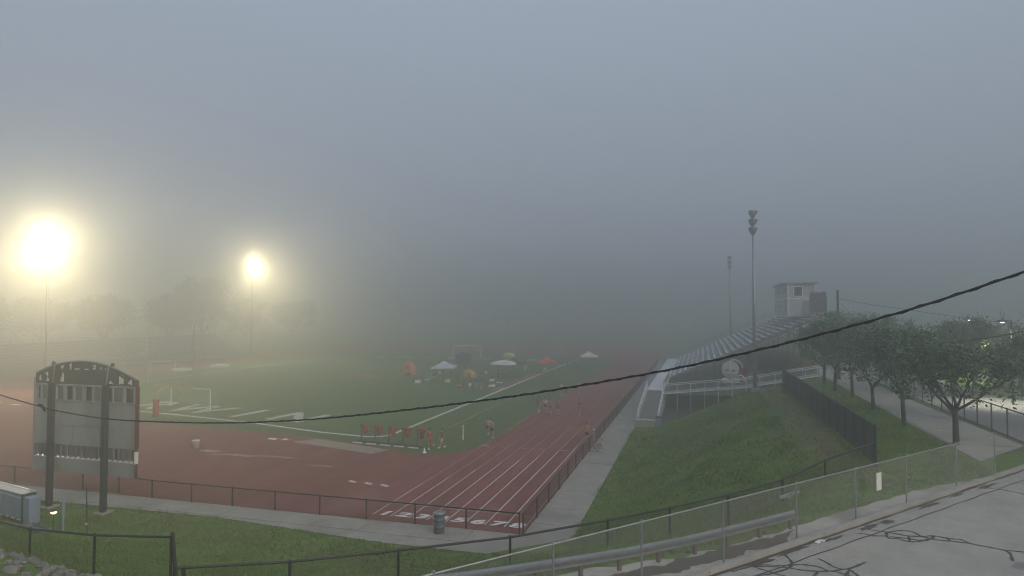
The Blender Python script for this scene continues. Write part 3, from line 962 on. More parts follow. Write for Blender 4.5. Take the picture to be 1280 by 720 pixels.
# ------------------------------------------------------------------ lockers beside the scoreboard
lk = thing('locker_row', 'row of blue grey metal lockers with pale lids behind the scoreboard posts', 'locker', (-36.5, 27.9, .3))
ldir = Vector((.974, -.225, 0)); lnrm = Vector((-.225, -.974, 0))
lrz = math.atan2(ldir.y, ldir.x)
def lp(s, d, z):
    p = Vector((-39.2, 28.55, 0)) + ldir * s + lnrm * d
    return (p.x, p.y, z)
s_ = -2.6
for w in (.8, .8, .8, 1.05, .62, .62, .62, .72):
    MB().box(lp(s_ + w / 2, 0, 1.12), (w - .03, .62, 1.28), lrz).build('locker_body', M['locker'], lk)
    dr = MB().box(lp(s_ + w / 2, .33, 1.1), (w - .11, .03, 1.18), lrz).build('door', M['locker'], lk)
    MB().box(lp(s_ + w - .14, .36, 1.1), (.03, .02, .14), lrz).build('handle', M['galv'], dr)
    MB().box(lp(s_ + w / 2, .02, 1.80), (w - .02, .66, .05), lrz).build('lid', M['locker'], lk)
    MB().box(lp(s_ + w / 2, -.34, 1.83), (w - .03, .06, .05), lrz).build('lid_edge', M['lockerlid'], lk)
    MB().box(lp(s_ + w / 2, .35, 1.62), (w - .05, .02, .04), lrz).build('trim_strip', M['lockerlid'], lk)
    MB().box(lp(s_ + w / 2, .26, .4), (w * .55, .1, .09), lrz).build('skid', M['lockerlid'], lk)
    s_ += w
MB().box(lp(s_ + .05, 0, 1.05), (.1, .7, 1.5), lrz).build('end_post', M['sbdark'], lk)
MB().box(lp(s_ + .5, .05, 1.0), (.62, .55, 1.4), lrz).build('end_cabinet', M['locker'], lk)
MB().box(lp(.4, 0, .33), (6.4, .5, .1), lrz).build('base_beam', M['brownsteel'], lk)
ln = thing('glint', 'small glowing orange piece standing for a bright glint beside the grey locker row', 'glint', (-33.0, 26.95, .3))  # added glowing piece in place of a bright reflection, no real lamp
MB().tube([(-33.0, 26.95, .0), (-33.0, 26.95, 1.15)], .02, 6).build('stake', M['darksteel'], ln)
MB().ball((-33.0, 26.95, 1.25), .17, .14, .1).build('lamp', M['glint'], ln)  # glowing ball that plays the reflected highlight
MB().lathe((-33.0, 26.95, 1.32), [(.2, 0), (.05, .08), (.0001, .09)], 10).build('hood', M['red'], ln)
pz = gz(-32.4, 27.0)
o = thing('steel_post', 'blue grey steel post standing at the end of the locker row', 'post', (-32.4, 27.0, pz))
MB().tube([(-32.4, 27.0, pz - .2), (-32.4, 27.0, 2.0)], .06, 8).build('shaft', M['locker'], o)
MB().ball((-32.4, 27.0, 2.02), .075, .075, .05).build('cap', M['locker'], o)
o = thing('metal_trough', 'pale metal trough lying on the grass in front of the locker row', 'trough', (-33.6, 26.5, gz(-33.6, 26.5)))
tz = gz(-33.6, 26.5) + .12
m = MB()
m.box((-33.6, 26.5, tz - .08), (1.9, .5, .04), lrz)
for d in (-.25, .25):
    q = lnrm * d
    m.box((-33.6 + q.x, 26.5 + q.y, tz), (1.9, .04, .2), lrz)
for d in (-.93, .93):
    q = ldir * d
    m.box((-33.6 + q.x, 26.5 + q.y, tz + .003), (.04, .46, .2), lrz)
m.build('trough_shell', M['galv'], o)
pz = gz(-31.0, 27.2)
o = thing('dark_stake', 'thin dark steel stake in the grass between the lockers and the scoreboard post', 'post', (-31.0, 27.2, pz))
MB().tube([(-31.0, 27.2, pz - .2), (-31.1, 27.2, 2.65)], .035, 7).build('shaft', M['darksteel'], o)
MB().box((-31.02, 27.16, .75), (.1, .04, .12)).build('tag', M['white'], o)

# ------------------------------------------------------------------ trash can, bucket
o = thing('trash_can', 'grey blue barrel trash can beside the painted lane numbers', 'trash can', (-13.6, 33.05, .03))
MB().lathe((-13.6, 33.05, .03), [(.27, 0), (.3, .03), (.29, .3), (.31, .32), (.31, .36), (.29, .38), (.29, .66), (.31, .68), (.31, .72), (.29, .74), (.3, .98), (.32, 1.0)], 18).build('barrel', M['barrel'], o, True)
MB().lathe((-13.6, 33.05, 1.03), [(.33, 0), (.33, .05), (.27, .1), (.2, .1), (.2, .04), (.0001, .04)], 18).build('lid', M['galv'], o, True)
o = thing('bucket', 'small white bucket standing alone on the red track apron', 'bucket', (-42.0, 47.2, 0))
MB().lathe((-42.0, 47.2, 0), [(.26, 0), (.32, .62), (.35, .64), (.35, .68), (.3, .68), (.25, .1), (.0001, .1)], 16).build('pail', M['white'], o, True)
MB().tube([(-42.0 + .34 * math.cos(t), 47.2, .62 + .12 * math.sin(t)) for t in [math.pi * i / 8 for i in range(9)]], .012, 5).build('handle', M['galv'], o)

# ------------------------------------------------------------------ goals
def football_goal(label, base, c0, c1, top, pad):
    g_ = thing('football_goal', label, 'goalpost', (base[0], base[1], 0))
    cm = ((c0[0] + c1[0]) / 2, (c0[1] + c1[1]) / 2)
    MB().tube([(base[0], base[1], 0), (base[0], base[1], 2.1), (lerp(base[0], cm[0], .12), lerp(base[1], cm[1], .12), 2.65), (lerp(base[0], cm[0], .5), lerp(base[1], cm[1], .5), 2.95), (cm[0], cm[1], 3.02)], .09, 10).build('gooseneck', M['yellow'], g_, True)
    MB().bar((c0[0], c0[1], 3.05), (c1[0], c1[1], 3.05), .15).build('crossbar', M['yellow'], g_)
    for c in (c0, c1):
        MB().tube([(c[0], c[1], 3.05), (c[0], c[1], top)], .055, 8).build('upright', M['yellow'], g_)
    if pad:
        MB().lathe((base[0], base[1], .05), [(.3, 0), (.33, .05), (.33, 1.85), (.29, 1.9), (.1, 1.9)], 14).build('pad', M['c_red'], g_, True)
    return g_
football_goal('near yellow football goalpost with red padded base behind the scoreboard', (-58.5, 59.6), (-63.2, 63.0), (-55.4, 61.7), 10.2, True)
football_goal('far faint football goalpost in the fog beyond the tents', (-54.4, 175), (-58.3, 172.8), (-51.1, 172.8), 9.2, False)
def soccer_goal(label, a, b, h, depth, pr=.065):
    g_ = thing('soccer_goal', label, 'soccer goal', (a[0], a[1], 0), 0, None)
    A_, B_ = Vector((a[0], a[1], 0)), Vector((b[0], b[1], 0))
    d = (B_ - A_).normalized()
    n = Vector((-d.y, d.x, 0)) * depth
    for p in (A_, B_):
        MB().tube([p, p + Vector((0, 0, h))], pr, 8).build('post', M['white'], g_)
        MB().tube([p + Vector((0, 0, h)), p + n * .5 + Vector((0, 0, h)), p + n + Vector((0, 0, .05)), p], .03, 6).build('side_frame', M['galv'], g_)
    MB().tube([A_ + Vector((0, 0, h)), B_ + Vector((0, 0, h))], pr, 8).build('crossbar', M['white'], g_)
    MB().tube([A_ + n + Vector((0, 0, .05)), B_ + n + Vector((0, 0, .05))], .03, 6).build('ground_bar', M['galv'], g_)
    nt = MB()
    L_ = (B_ - A_).length
    for i in range(int(L_ / .3) + 1):
        p = A_ + d * (i * .3)
        nt.bar(p + n * .5 + Vector((0, 0, h)), p + n + Vector((0, 0, .05)), .006)
    for k in range(9):
        q = n * (.5 + .5 * k / 8) + Vector((0, 0, lerp(h, .05, k / 8)))
        nt.bar(A_ + q, B_ + q, .006)
    stuff(nt.build('net', M['white'], g_))
soccer_goal('near white soccer goal just behind the yellow football goalpost', (-62.9, 66.4), (-55.9, 65.0), 2.44, 1.4)
soccer_goal('distant white soccer goal at the far end of the field beyond the tents', (-59.3, 152.6), (-52.0, 152.6), 2.9, 1.6, .12)
soccer_goal('pale soccer goal on the far left beyond the field sideline', (-96.9, 97.2), (-92.6, 98.6), 2.44, -1.4)

# ------------------------------------------------------------------ blocking sled
sl_ = thing('blocking_sled', 'football blocking sled with five red pads on dark arms', 'blocking sled', (-26.5, 52.9, 0))
MB().bar((-29.7, 53.25, .12), (-23.2, 52.55, .12), .09, .1).build('base_beam', M['darksteel'], sl_)
for i in range(5):
    x, y = -29.4 + 1.43 * i, 53.22 - .15 * i
    MB().box((x - .25, y - .35, .05), (.95, .2, .07), R(-6)).build('skid', M['number'], sl_)
    MB().tube([(x, y - .3, .1), (x + .05, y - .1, .7), (x - .02, y, 1.25), (x - .14, y + .05, 1.62)], [.07, .065, .06, .05], 7).build('arm', M['darksteel'], sl_)
    MB().tube([(x + .3, y + .1, .78), (x + .33, y + .1, .95), (x + .36, y + .12, 1.45), (x + .3, y + .12, 1.66)], [.1, .2, .24, .14], 8).bar((x - .08, y + .14, 1.5), (x + .72, y + .1, 1.46), .16, .22).build('pad', M['c_red'], sl_)
    MB().bar((x, y, 1.2), (x + .3, y + .1, 1.22), .07).build('pad_bracket', M['darksteel'], sl_)
o = thing('white_stake', 'thin white corner stake standing in the grass right of the blocking sled', 'stake', (-21.1, 56.9, 0))
MB().tube([(-21.1, 56.9, 0), (-21.1, 56.9, 1.35)], .05, 7).build('shaft', M['white'], o)
MB().box((-21.1, 56.9, 1.45), (.12, .03, .2)).build('flag', M['c_red'], o)
o = MB().lathe((-22.3, 50.9, 0), [(.2, 0), (.2, .03), (.12, .03), (.03, .42), (.0001, .43)], 10).build('white_cone', M['white'], None)
tag(o, 'small white cone on the track edge by the right end of the sled', 'cone')

# ------------------------------------------------------------------ people
def skin_mesh(name, V_, E_, Rr, level=1):
    me = bpy.data.meshes.new(name)
    me.from_pydata(V_, E_, [])
    o = bpy.data.objects.new(name + '_tmp', me)
    col.objects.link(o)
    sk = o.modifiers.new('s', 'SKIN')
    sk.use_smooth_shade = True
    lay = me.skin_vertices[0].data
    for i, r in enumerate(Rr):
        lay[i].radius = (r, r) if not isinstance(r, tuple) else r
        lay[i].use_root = (i == 0)
    ss = o.modifiers.new('ss', 'SUBSURF')
    ss.levels = level
    ss.render_levels = level
    dg = bpy.context.evaluated_depsgraph_get()
    out = bpy.data.meshes.new_from_object(o.evaluated_get(dg))
    bpy.data.objects.remove(o)
    bpy.data.meshes.remove(me)
    out.name = name
    return out

POSES = {
 'stand': dict(le=(-.25, .0, 1.13), lw=(-.25, .1, .9), re=(.25, -.02, 1.13), rw=(.26, .06, .9), lk=(-.11, .02, .5), la=(-.12, -.02, .09), rk=(.11, .02, .5), ra=(.13, -.02, .09), lean=0, dz=0),
 'hips': dict(le=(-.36, -.08, 1.18), lw=(-.2, .08, 1.0), re=(.36, -.08, 1.18), rw=(.2, .08, 1.0), lk=(-.13, .02, .5), la=(-.16, -.02, .09), rk=(.13, .02, .5), ra=(.18, .0, .09), lean=0, dz=0),
 'walk': dict(le=(-.25, -.1, 1.14), lw=(-.24, -.04, .9), re=(.25, .08, 1.14), rw=(.23, .25, .95), lk=(-.1, .16, .52), la=(-.1, .25, .11), rk=(.1, .0, .49), ra=(.1, -.28, .14), lean=.03, dz=-.02),
 'run': dict(le=(-.27, -.24, 1.2), lw=(-.2, -.05, 1.02), re=(.26, .12, 1.2), rw=(.14, .32, 1.3), lk=(-.1, .34, .66), la=(-.1, .22, .28), rk=(.1, -.02, .5), ra=(.1, -.4, .22), lean=.1, dz=-.01),
 'run_back': dict(le=(-.26, .12, 1.2), lw=(-.14, .32, 1.3), re=(.27, -.24, 1.2), rw=(.2, -.05, 1.02), lk=(-.1, .06, .5), la=(-.1, .0, .09), rk=(.1, .05, .52), ra=(.1, -.4, .5), lean=.08, dz=0),
 'sit': dict(le=(-.26, .1, .62), lw=(-.18, .36, .58), re=(.26, .1, .62), rw=(.16, .36, .58), lk=(-.14, .42, .52), la=(-.16, .46, .08), rk=(.14, .42, .52), ra=(.16, .46, .08), lean=-.04, dz=-.55),
}
def person_meshes(p):
    q = POSES[p]
    dz, ln_ = q['dz'], q['lean']
    pel = (0, 0, .95 + dz); che = (0, ln_ * .6, 1.24 + dz); sho = (0, ln_, 1.42 + dz); nk = (0, ln_ * 1.1, 1.5 + dz)
    h0 = (0, ln_ * 1.15 + .015, 1.58 + dz); h1 = (0, ln_ * 1.2 + .02, 1.68 + dz); h2 = (0, ln_ * 1.2 + .01, 1.74 + dz)
    ls, rs = (-.185, ln_, 1.4 + dz), (.185, ln_, 1.4 + dz)
    lh, rh = (-.095, 0, .9 + dz), (.095, 0, .9 + dz)
    def toe(a, k):
        d = Vector((0, 1, -.1)) if a[2] < .15 else Vector((0, .55, -.75))
        t = Vector(a) + d.normalized() * .17
        if t.z < .035: t.z = .035
        return tuple(t)
    V_ = [pel, che, sho, nk, h0, h1, h2, ls, q['le'], q['lw'], rs, q['re'], q['rw'], lh, q['lk'], q['la'], toe(q['la'], 0), rh, q['rk'], q['ra'], toe(q['ra'], 1)]
    def hand(e, w):
        d = (Vector(w) - Vector(e)).normalized()
        return tuple(Vector(w) + d * .09)
    V_ += [hand(q['le'], q['lw']), hand(q['re'], q['rw'])]
    E_ = [(0, 1), (1, 2), (2, 3), (3, 4), (4, 5), (5, 6), (2, 7), (7, 8), (8, 9), (2, 10), (10, 11), (11, 12), (0, 13), (13, 14), (14, 15), (15, 16), (0, 17), (17, 18), (18, 19), (19, 20), (9, 21), (12, 22)]
    Rr = [(.15, .11), (.15, .11), (.12, .09), .055, .075, (.085, .1), .06, .06, .043, .03, .06, .043, .03, .085, .055, .04, .035, .085, .055, .04, .035, .03, .03]
    body = skin_mesh('body', V_, E_, Rr)
    # fingers, thumb, nose, ears joined into the body mesh
    x = MB()
    for w, e, sgn in ((q['lw'], q['le'], -1), (q['rw'], q['re'], 1)):
        d = (Vector(w) - Vector(e)).normalized()
        s1 = d.cross(Vector((1, 0, 0)))
        s1 = s1.normalized() if s1.length > .1 else Vector((0, 1, 0))
        curl = s1.cross(d).normalized() * -sgn
        k0 = Vector(w) + d * .085
        for i, ln2 in enumerate((.07, .08, .075, .06)):
            b = k0 + s1 * (.03 - .02 * i)
            m1 = b + d * ln2 * .55 + curl * .008
            x.tube([b, m1, m1 + d * ln2 * .35 + curl * .03], [.01, .009, .007], 5)
        b = Vector(w) + d * .04 + s1 * .035
        x.tube([b, b + d * .03 + s1 * .03, b + d * .06 + s1 * .035], [.011, .01, .008], 5)
    hc = Vector(h1)
    x.tube([hc + Vector((0, .085, .01)), hc + Vector((0, .118, -.03)), hc + Vector((0, .09, -.04))], [.01, .018, .012], 6)
    for s in (-1, 1):
        x.ball(hc + Vector((s * .085, 0, -.015)), .016, .025, .035, 6, 4)
    bm = bmesh.new()
    bm.from_mesh(body)
    vs = [bm.verts.new(v) for v in x.v]
    for f in x.f:
        try:
            bm.faces.new([vs[i] for i in f]).smooth = True
        except ValueError:
            pass
    bm.to_mesh(body); bm.free()
    def mid(a, b, t): return tuple(Vector(a).lerp(Vector(b), t))
    shirt = skin_mesh('shirt', [che, mid(pel, che, .1), sho, ls, mid(ls, q['le'], .75), rs, mid(rs, q['re'], .75), mid(sho, nk, .35)],
                      [(0, 1), (0, 2), (2, 3), (3, 4), (2, 5), (5, 6), (2, 7)], [(.175, .135), (.175, .135), (.145, .115), .083, .065, .083, .065, .07])
    shorts = skin_mesh('shorts', [pel, mid(pel, che, .25), lh, mid(lh, q['lk'], .72), rh, mid(rh, q['rk'], .72)],
                       [(0, 1), (0, 2), (2, 3), (0, 4), (4, 5)], [(.17, .13), (.165, .13), .11, .095, .11, .095])
    hm = MB()
    prof = [(.104, -.02), (.108, .02), (.098, .06), (.066, .09), (.0001, .105)]
    hm.lathe((hc.x, hc.y - .022, hc.z), prof, 10, 1.0, 1.08)
    hm.ball((hc.x, hc.y - .06, hc.z - .03), .085, .06, .08, 8, 5)
    sm_ = MB()
    for a in ('la', 'ra'):
        t = Vector(toe(q[a], 0)); an = Vector(q[a])
        sm_.tube([an + (an - t) * .35 + Vector((0, 0, -.02)), an.lerp(t, .45) + Vector((0, 0, -.015)), t + (t - an) * .2], [.05, .052, .036], 8)
    return body, shirt, shorts, hm, sm_
def mesh_of(mb, name):
    me = bpy.data.meshes.new(name)
    me.from_pydata(mb.v, [], mb.f)
    me.polygons.foreach_set("use_smooth", [True] * len(me.polygons))
    return me
PM = {}
for p in POSES:
    b, s, t, h, f = person_meshes(p)
    PM[p] = dict(body=b, shirt=s, shorts=t, hair=mesh_of(h, 'hair'), shoes=mesh_of(f, 'shoes'))
    for k, m in PM[p].items():
        m.materials.clear()
        m.materials.append(M['skin'])
def person(label, x, y, rzd, pose, shirt, shorts, group=None, z=0.0, s=1.0, hair='hair', shoes='c_white'):
    r = thing('person', label, 'person', (x, y, z), R(rzd), group)
    r.scale = (s, s, s)
    for k, mm in (('body', 'skin'), ('shirt', shirt), ('shorts', shorts), ('hair', hair), ('shoes', shoes)):
        o = bpy.data.objects.new(k, PM[pose][k])
        col.objects.link(o)
        o.parent = r
        o.material_slots[0].link = 'OBJECT'
        o.material_slots[0].material = M[mm]
    return r
person('person in a red shirt bending into the last pad of the blocking sled', -22.3, 52.1, 60, 'run_back', 'c_red', 'c_red', s=1.03)
person('person in red shirt and white shorts walking right of the blocking sled', -21.5, 52.9, 120, 'walk', 'c_red', 'c_white')
person('person in white shirt and dark shorts running along the inside lane, left of the pair', -19.5, 59.4, 175, 'run', 'c_pale', 'c_dark')
person('person in tan shirt and dark shorts running along the inside lane, right of the pair', -18.8, 58.5, 170, 'run_back', 'c_tan', 'c_dark')
person('person in a bright red shirt leading the group jogging on the straight', -18.1, 73.8, 170, 'run', 'c_red', 'c_red', s=1.05)
person('person in a white shirt and dark shorts beside the red shirted runner', -17.5, 74.6, 180, 'run_back', 'c_white', 'c_dark')
person('person in a pink shirt jogging in the middle of the group on the straight', -16.6, 73.5, 175, 'run', 'c_pink', 'c_dark', s=1.05)
person('person in a grey shirt jogging at the right of the group on the straight', -15.8, 73.7, 180, 'run_back', 'c_grey', 'c_dark')
person('person in a pale shirt standing at the edge of the straight behind the cable', -18.9, 90.2, 150, 'stand', 'c_white', 'c_navy')
person('person in a red shirt walking on the straight behind the cable', -17.9, 88.8, 180, 'walk', 'c_pink', 'c_navy', s=1.04)
person('person in a pinkish shirt walking on the track beyond the group', -16.7, 92.0, 170, 'walk', 'c_pink', 'c_grey')
person('person in faint green clothes walking alone in the right lanes', -13.3, 73.6, 170, 'walk', 'c_green', 'c_green', s=1.05)
person('person in grey shirt standing on the walkway beside the track fence', -8.85, 55.6, 90, 'stand', 'c_grey', 'c_grey', z=.03, hair='c_white', s=1.03)
person('person in pale yellow shirt sitting low on the walkway beside the track fence', -8.1, 55.0, 60, 'sit', 'c_pale', 'c_pale', z=.03, hair='c_pale', s=1.05)
person('person in an orange shirt standing on the track just inside the side fence', -10.0, 58.9, 200, 'stand', 'c_orange', 'c_dark')
person('person in white shirt sitting on the grass below the orange tent', -33.3, 92.6, 200, 'sit', 'c_white', 'c_white')
person('person in dark clothes sitting left of the others on the grass', -34.2, 92.4, 160, 'sit', 'c_dark', 'c_dark')
person('person in light grey shirt sitting on the grass, middle of the three', -32.5, 93.4, 190, 'sit', 'c_grey', 'c_white')
person('person in blue shirt sitting right of the others on the grass', -31.7, 93.8, 180, 'sit', 'c_blue', 'c_dark')
person('person in a yellow green shirt standing in front of the pale blue canopy', -42.4, 103.0, 200, 'stand', 'c_lime', 'c_dark')
person('person in dark clothes standing under the right of the pale blue canopy', -40.6, 103.4, 190, 'hips', 'c_dark', 'c_navy')
person('person in orange shirt standing under the white canopy', -34.3, 108.6, 180, 'stand', 'c_orange', 'c_dark')
person('person in a dark jacket standing below the white canopy', -32.3, 103.6, 180, 'hips', 'c_dark', 'c_navy')
person('person in navy clothes walking below the white canopy towards the red sideline', -30.8, 101.8, 200, 'walk', 'c_navy', 'c_dark')
person('person in all white standing left of the red canopy', -31.3, 117.5, 190, 'stand', 'c_white', 'c_white', s=1.1, hair='c_white')
person('person in dark clothes sitting on the red sideline left of the red canopy', -29.9, 112.8, 200, 'sit', 'c_dark', 'c_dark', s=1.1)
person('person in grey clothes standing right of the red canopy', -24.9, 125.5, 180, 'stand', 'c_grey', 'c_dark', s=1.1)
person('person in dark blue clothes standing far below the white peaked canopy', -22.2, 120.6, 180, 'walk', 'c_navy', 'c_dark', s=1.05)
person('person in a brown shirt standing by the orange dome tent', -37.6, 104.2, 190, 'stand', 'c_tan', 'c_dark')

# ------------------------------------------------------------------ canopies and gear on the field
def canopy(label, x, y, w, top, eave, m, rzd=0, dome=False, valance=.25):
    t = thing('canopy', label, 'canopy tent', (x, y, 0), 0)
    n = 4 if not dome else 10
    c = MB()
    if dome:
        prof = [(w * .56, eave), (w * .52, eave + (top - eave) * .35), (w * .38, eave + (top - eave) * .72), (w * .18, eave + (top - eave) * .94), (.0001, top)]
        c.lathe((x, y, 0), [(a, b - .0) for a, b in prof], 12)
    else:
        r = w * .7071
        a0 = R(45 + rzd)
        ring = lambda rr, z: [(x + rr * math.cos(a0 + k * math.pi / 2), y + rr * math.sin(a0 + k * math.pi / 2), z) for k in range(4)]
        v = ring(r, eave - valance) + ring(r * 1.0, eave) + ring(r * .55, lerp(eave, top, .36)) + [(x, y, top)]
        f = []
        for k in range(4):
            k2 = (k + 1) % 4
            f += [(k, k2, 4 + k2, 4 + k), (4 + k, 4 + k2, 8 + k2, 8 + k), (8 + k, 8 + k2, 12)]
        c.add(v, f)
    cv = c.build('cover', m, t)
    md = cv.modifiers.new('t', 'SOLIDIFY'); md.thickness = .02
    for k in range(4):
        a0 = R(45 + rzd) + k * math.pi / 2
        rr = w * .68 if not dome else w * .48
        MB().tube([(x + rr * math.cos(a0), y + rr * math.sin(a0), 0), (x + rr * math.cos(a0), y + rr * math.sin(a0), eave)], .03, 6).build('leg', M['galv'], t)
    MB().tube([(x, y, eave - .1), (x, y, top)], .025, 6).build('centre_pole', M['galv'], t)
    return t
canopy('pale blue white peaked canopy, largest on the field', -42.4, 105.0, 3.9, 3.15, 2.1, M['t_blue'], 12)
canopy('white domed umbrella canopy right of the amber tent', -33.6, 111.0, 4.2, 2.95, 2.25, M['t_white'], 0, True)
canopy('dark canopy half hidden behind the white domed umbrella', -32.9, 115.8, 3.9, 3.1, 2.3, M['t_dark'], 20)
canopy('dull red peaked canopy near the field sideline', -28.2, 121.5, 3.6, 3.1, 1.9, M['t_red'], 10)
canopy('distant white peaked canopy, rightmost on the field', -22.6, 136.0, 3.4, 3.2, 2.2, M['t_white'], 14)
canopy('pale lime green umbrella far behind the white domed umbrella', -38.5, 131.0, 2.6, 3.0, 2.1, M['t_lime'], 0, True)
canopy('dark square shelter in front of the far soccer goal', -47.6, 128.6, 2.7, 3.1, 2.5, M['t_dark'], 8, False, 1.9)
def dome_tent(label, x, y, w, d, h, m, rzd=0):
    t = thing('dome_tent', label, 'tent', (x, y, 0), R(rzd))
    v, f = [], []
    N1, N2 = 12, 6
    for j in range(N2 + 1):
        ph_ = math.pi / 2 * j / N2
        for i in range(N1):
            th = 2 * math.pi * i / N1
            sq = 1 / max(abs(math.cos(th)), abs(math.sin(th))) ** .6
            v.append((w / 2 * math.cos(ph_) * math.cos(th) * sq, d / 2 * math.cos(ph_) * math.sin(th) * sq, h * math.sin(ph_)))
    for j in range(N2):
        for i in range(N1):
            i2 = (i + 1) % N1
            f.append((j * N1 + i, j * N1 + i2, (j + 1) * N1 + i2, (j + 1) * N1 + i))
    me = MB().add(v, f)
    o = me.build('shell', m)
    o.parent = t
    o = MB().tube([(w / 2 * math.cos(a) * 1.02, d / 2 * math.cos(a) * .7, h * math.sin(a) * 1.01) for a in [math.pi * i / 10 for i in range(11)]], .03, 5).build('pole', M['t_grey']); o.parent = t
    o = MB().add([(-.4, -d / 2 * 1.01, .05), (.4, -d / 2 * 1.01, .05), (.3, -d / 2 * .82, h * .62), (-.3, -d / 2 * .82, h * .62)], [(0, 1, 2, 3)]).build('door_flap', M['t_dark']); o.parent = t
    return t
dome_tent('tall orange pop up tent, leftmost on the field', -51.6, 110.6, 2.9, 2.2, 2.5, M['t_orange'], 10)
dome_tent('small amber dome tent below the far soccer goal', -39.0, 108.0, 2.6, 1.9, 1.55, M['t_amber'], 15)
def table(label, x, y, w, d, h, m, rzd=0):
    t = thing('table', label, 'table', (x, y, 0), R(rzd))
    for nm, mb, mm in (('top', MB().box((0, 0, h), (w, d, .06)), m),):
        o = mb.build(nm, mm); o.parent = t
    for sx in (-1, 1):
        for sy in (-1, 1):
            o = MB().bar((sx * (w / 2 - .1), sy * (d / 2 - .08), 0), (sx * (w / 2 - .1), sy * (d / 2 - .08), h - .03), .04).build('leg', M['galv']); o.parent = t
    return t
table('grey topped long table right of the amber dome tent', -35.4, 104.1, 2.6, 1.0, .85, M['t_grey'], 6)
table('pale folding table in front of the blue canopy', -42.9, 100.6, 1.9, .8, .74, M['c_pale'], 4)
table('dull brown table under the white domed umbrella', -33.0, 106.0, 1.8, .8, .74, M['c_tan'], 8)
def cooler(label, x, y, w, m, rzd=0):
    t = thing('cooler', label, 'cooler box', (x, y, 0), R(rzd))
    for nm, mb, mm in (('box', MB().box((0, 0, .2), (w, w * .6, .38)), m), ('lid', MB().box((0, 0, .43), (w * 1.04, w * .63, .07)), M['number'])):
        o = mb.build(nm, mm); o.parent = t
    return t
cooler('white cooler box on the grass left of the pale table', -44.2, 98.2, .9, M['white'], 10)
cooler('grey cooler box right of the white cooler on the grass', -43.1, 99.4, .8, M['t_grey'], -5)
cooler('blue cooler box on the grass near the red sideline', -30.6, 98.9, .9, M['c_blue'], 20)
cooler('pale cooler box on the grass right of the pale folding table', -39.9, 100.3, .8, M['c_white'], 0)
for i, (x, y, lb) in enumerate(((-96.2, 104.1, 'pale low mat beyond the far sideline, left of the two'), (-95.0, 113.0, 'pale low mat beyond the far sideline, right of the two'))):
    m = thing('landing_mat', lb, 'mat', (x, y, 0))
    MB().box((x, y, .3), (2.6, 2.6, .55)).build('pad', M['t_white'], m)
    MB().box((x, y, .05), (2.7, 2.7, .08)).build('base', M['t_grey'], m)

def bag(label, x, y, m, rzd=0, s=1.0):
    t = thing('duffel_bag', label, 'bag', (x, y, 0), R(rzd))
    o = MB().tube([(-.42 * s, 0, .16 * s), (-.36 * s, 0, .18 * s), (.34 * s, .02, .19 * s), (.42 * s, 0, .15 * s)], [.08 * s, .19 * s, .2 * s, .09 * s], 9).build('body', m, None, True); o.parent = t
    o = MB().tube([(-.2 * s, .1 * s, .3 * s), (0, .12 * s, .46 * s), (.2 * s, .1 * s, .3 * s)], .02, 5).build('strap', M['c_dark']); o.parent = t
    return t
def chair(label, x, y, m, rzd=0):
    t = thing('folding_chair', label, 'chair', (x, y, 0), R(rzd))
    for nm, mb, mm in (('seat', MB().box((0, 0, .46), (.55, .5, .04)), m), ('backrest', MB().bar((-.27, -.27, .72), (.27, -.27, .72), .05, .5), m)):
        o = mb.build(nm, mm); o.parent = t
    for sx in (-1, 1):
        for a_, b_ in (((sx * .27, .27, 0), (sx * .25, -.25, .46)), ((sx * .27, -.3, 0), (sx * .25, .25, .46)), ((sx * .27, -.25, .46), (sx * .27, -.28, .97))):
            o = MB().tube([a_, b_], .018, 5).build('leg', M['galv']); o.parent = t
    return t
for lb, x, y, m, a_ in (('black duffel bag on the grass beside the white cooler', -45.0, 98.9, 'c_dark', 20), ('red duffel bag between the blue canopy and the amber tent', -39.6, 104.9, 'c_red', -30),
                        ('pale bag on the grass right of the grey long table', -33.2, 103.0, 'c_white', 60), ('blue bag under the left side of the white canopy', -35.2, 110.2, 'c_blue', 10),
                        ('dark bag lying in front of the orange pop up tent', -51.0, 108.9, 'c_dark', 5), ('orange bag left of the three seated people', -35.6, 94.0, 'c_orange', -15),
                        ('white bag on the grass right of the seated people', -30.8, 95.6, 'c_white', 30), ('grey bag near the red canopy left leg', -29.6, 119.8, 'c_grey', 0)):
    bag(lb, x, y, M[m], a_, 1.25)
for lb, x, y, m, a_ in (('navy folding chair under the white domed canopy, left side', -34.6, 110.4, 'c_navy', 170), ('red folding chair under the white domed canopy, right side', -32.6, 110.2, 'c_red', 190),
                        ('dark folding chair below the left leg of the blue canopy', -43.7, 103.7, 'c_dark', 180), ('green folding chair behind the grey long table', -36.2, 105.6, 'c_green', 170),
                        ('blue folding chair between grey table and white canopy', -33.9, 106.9, 'c_blue', 200), ('white folding chair under the red canopy', -28.4, 120.6, 'c_white', 180)):
    chair(lb, x, y, M[m], a_)
person('person in white shirt standing behind the grey long table', -35.0, 105.6, 180, 'hips', 'c_white', 'c_dark')
person('person in a grey hooded top standing right of the grey table', -33.4, 104.6, 190, 'stand', 'c_grey', 'c_navy')
person('person in pink shirt sitting under the white domed canopy', -33.4, 111.0, 180, 'sit', 'c_pink', 'c_dark')
person('person in a tan shirt standing beside the orange pop up tent', -49.3, 110.2, 200, 'stand', 'c_tan', 'c_grey')
person('person in dark clothes standing between the dark shelter and the amber tent', -41.3, 116.0, 180, 'walk', 'c_dark', 'c_dark')
person('person in a red shirt standing left of the dark canopy behind the white one', -36.4, 118.0, 180, 'stand', 'c_red', 'c_grey')

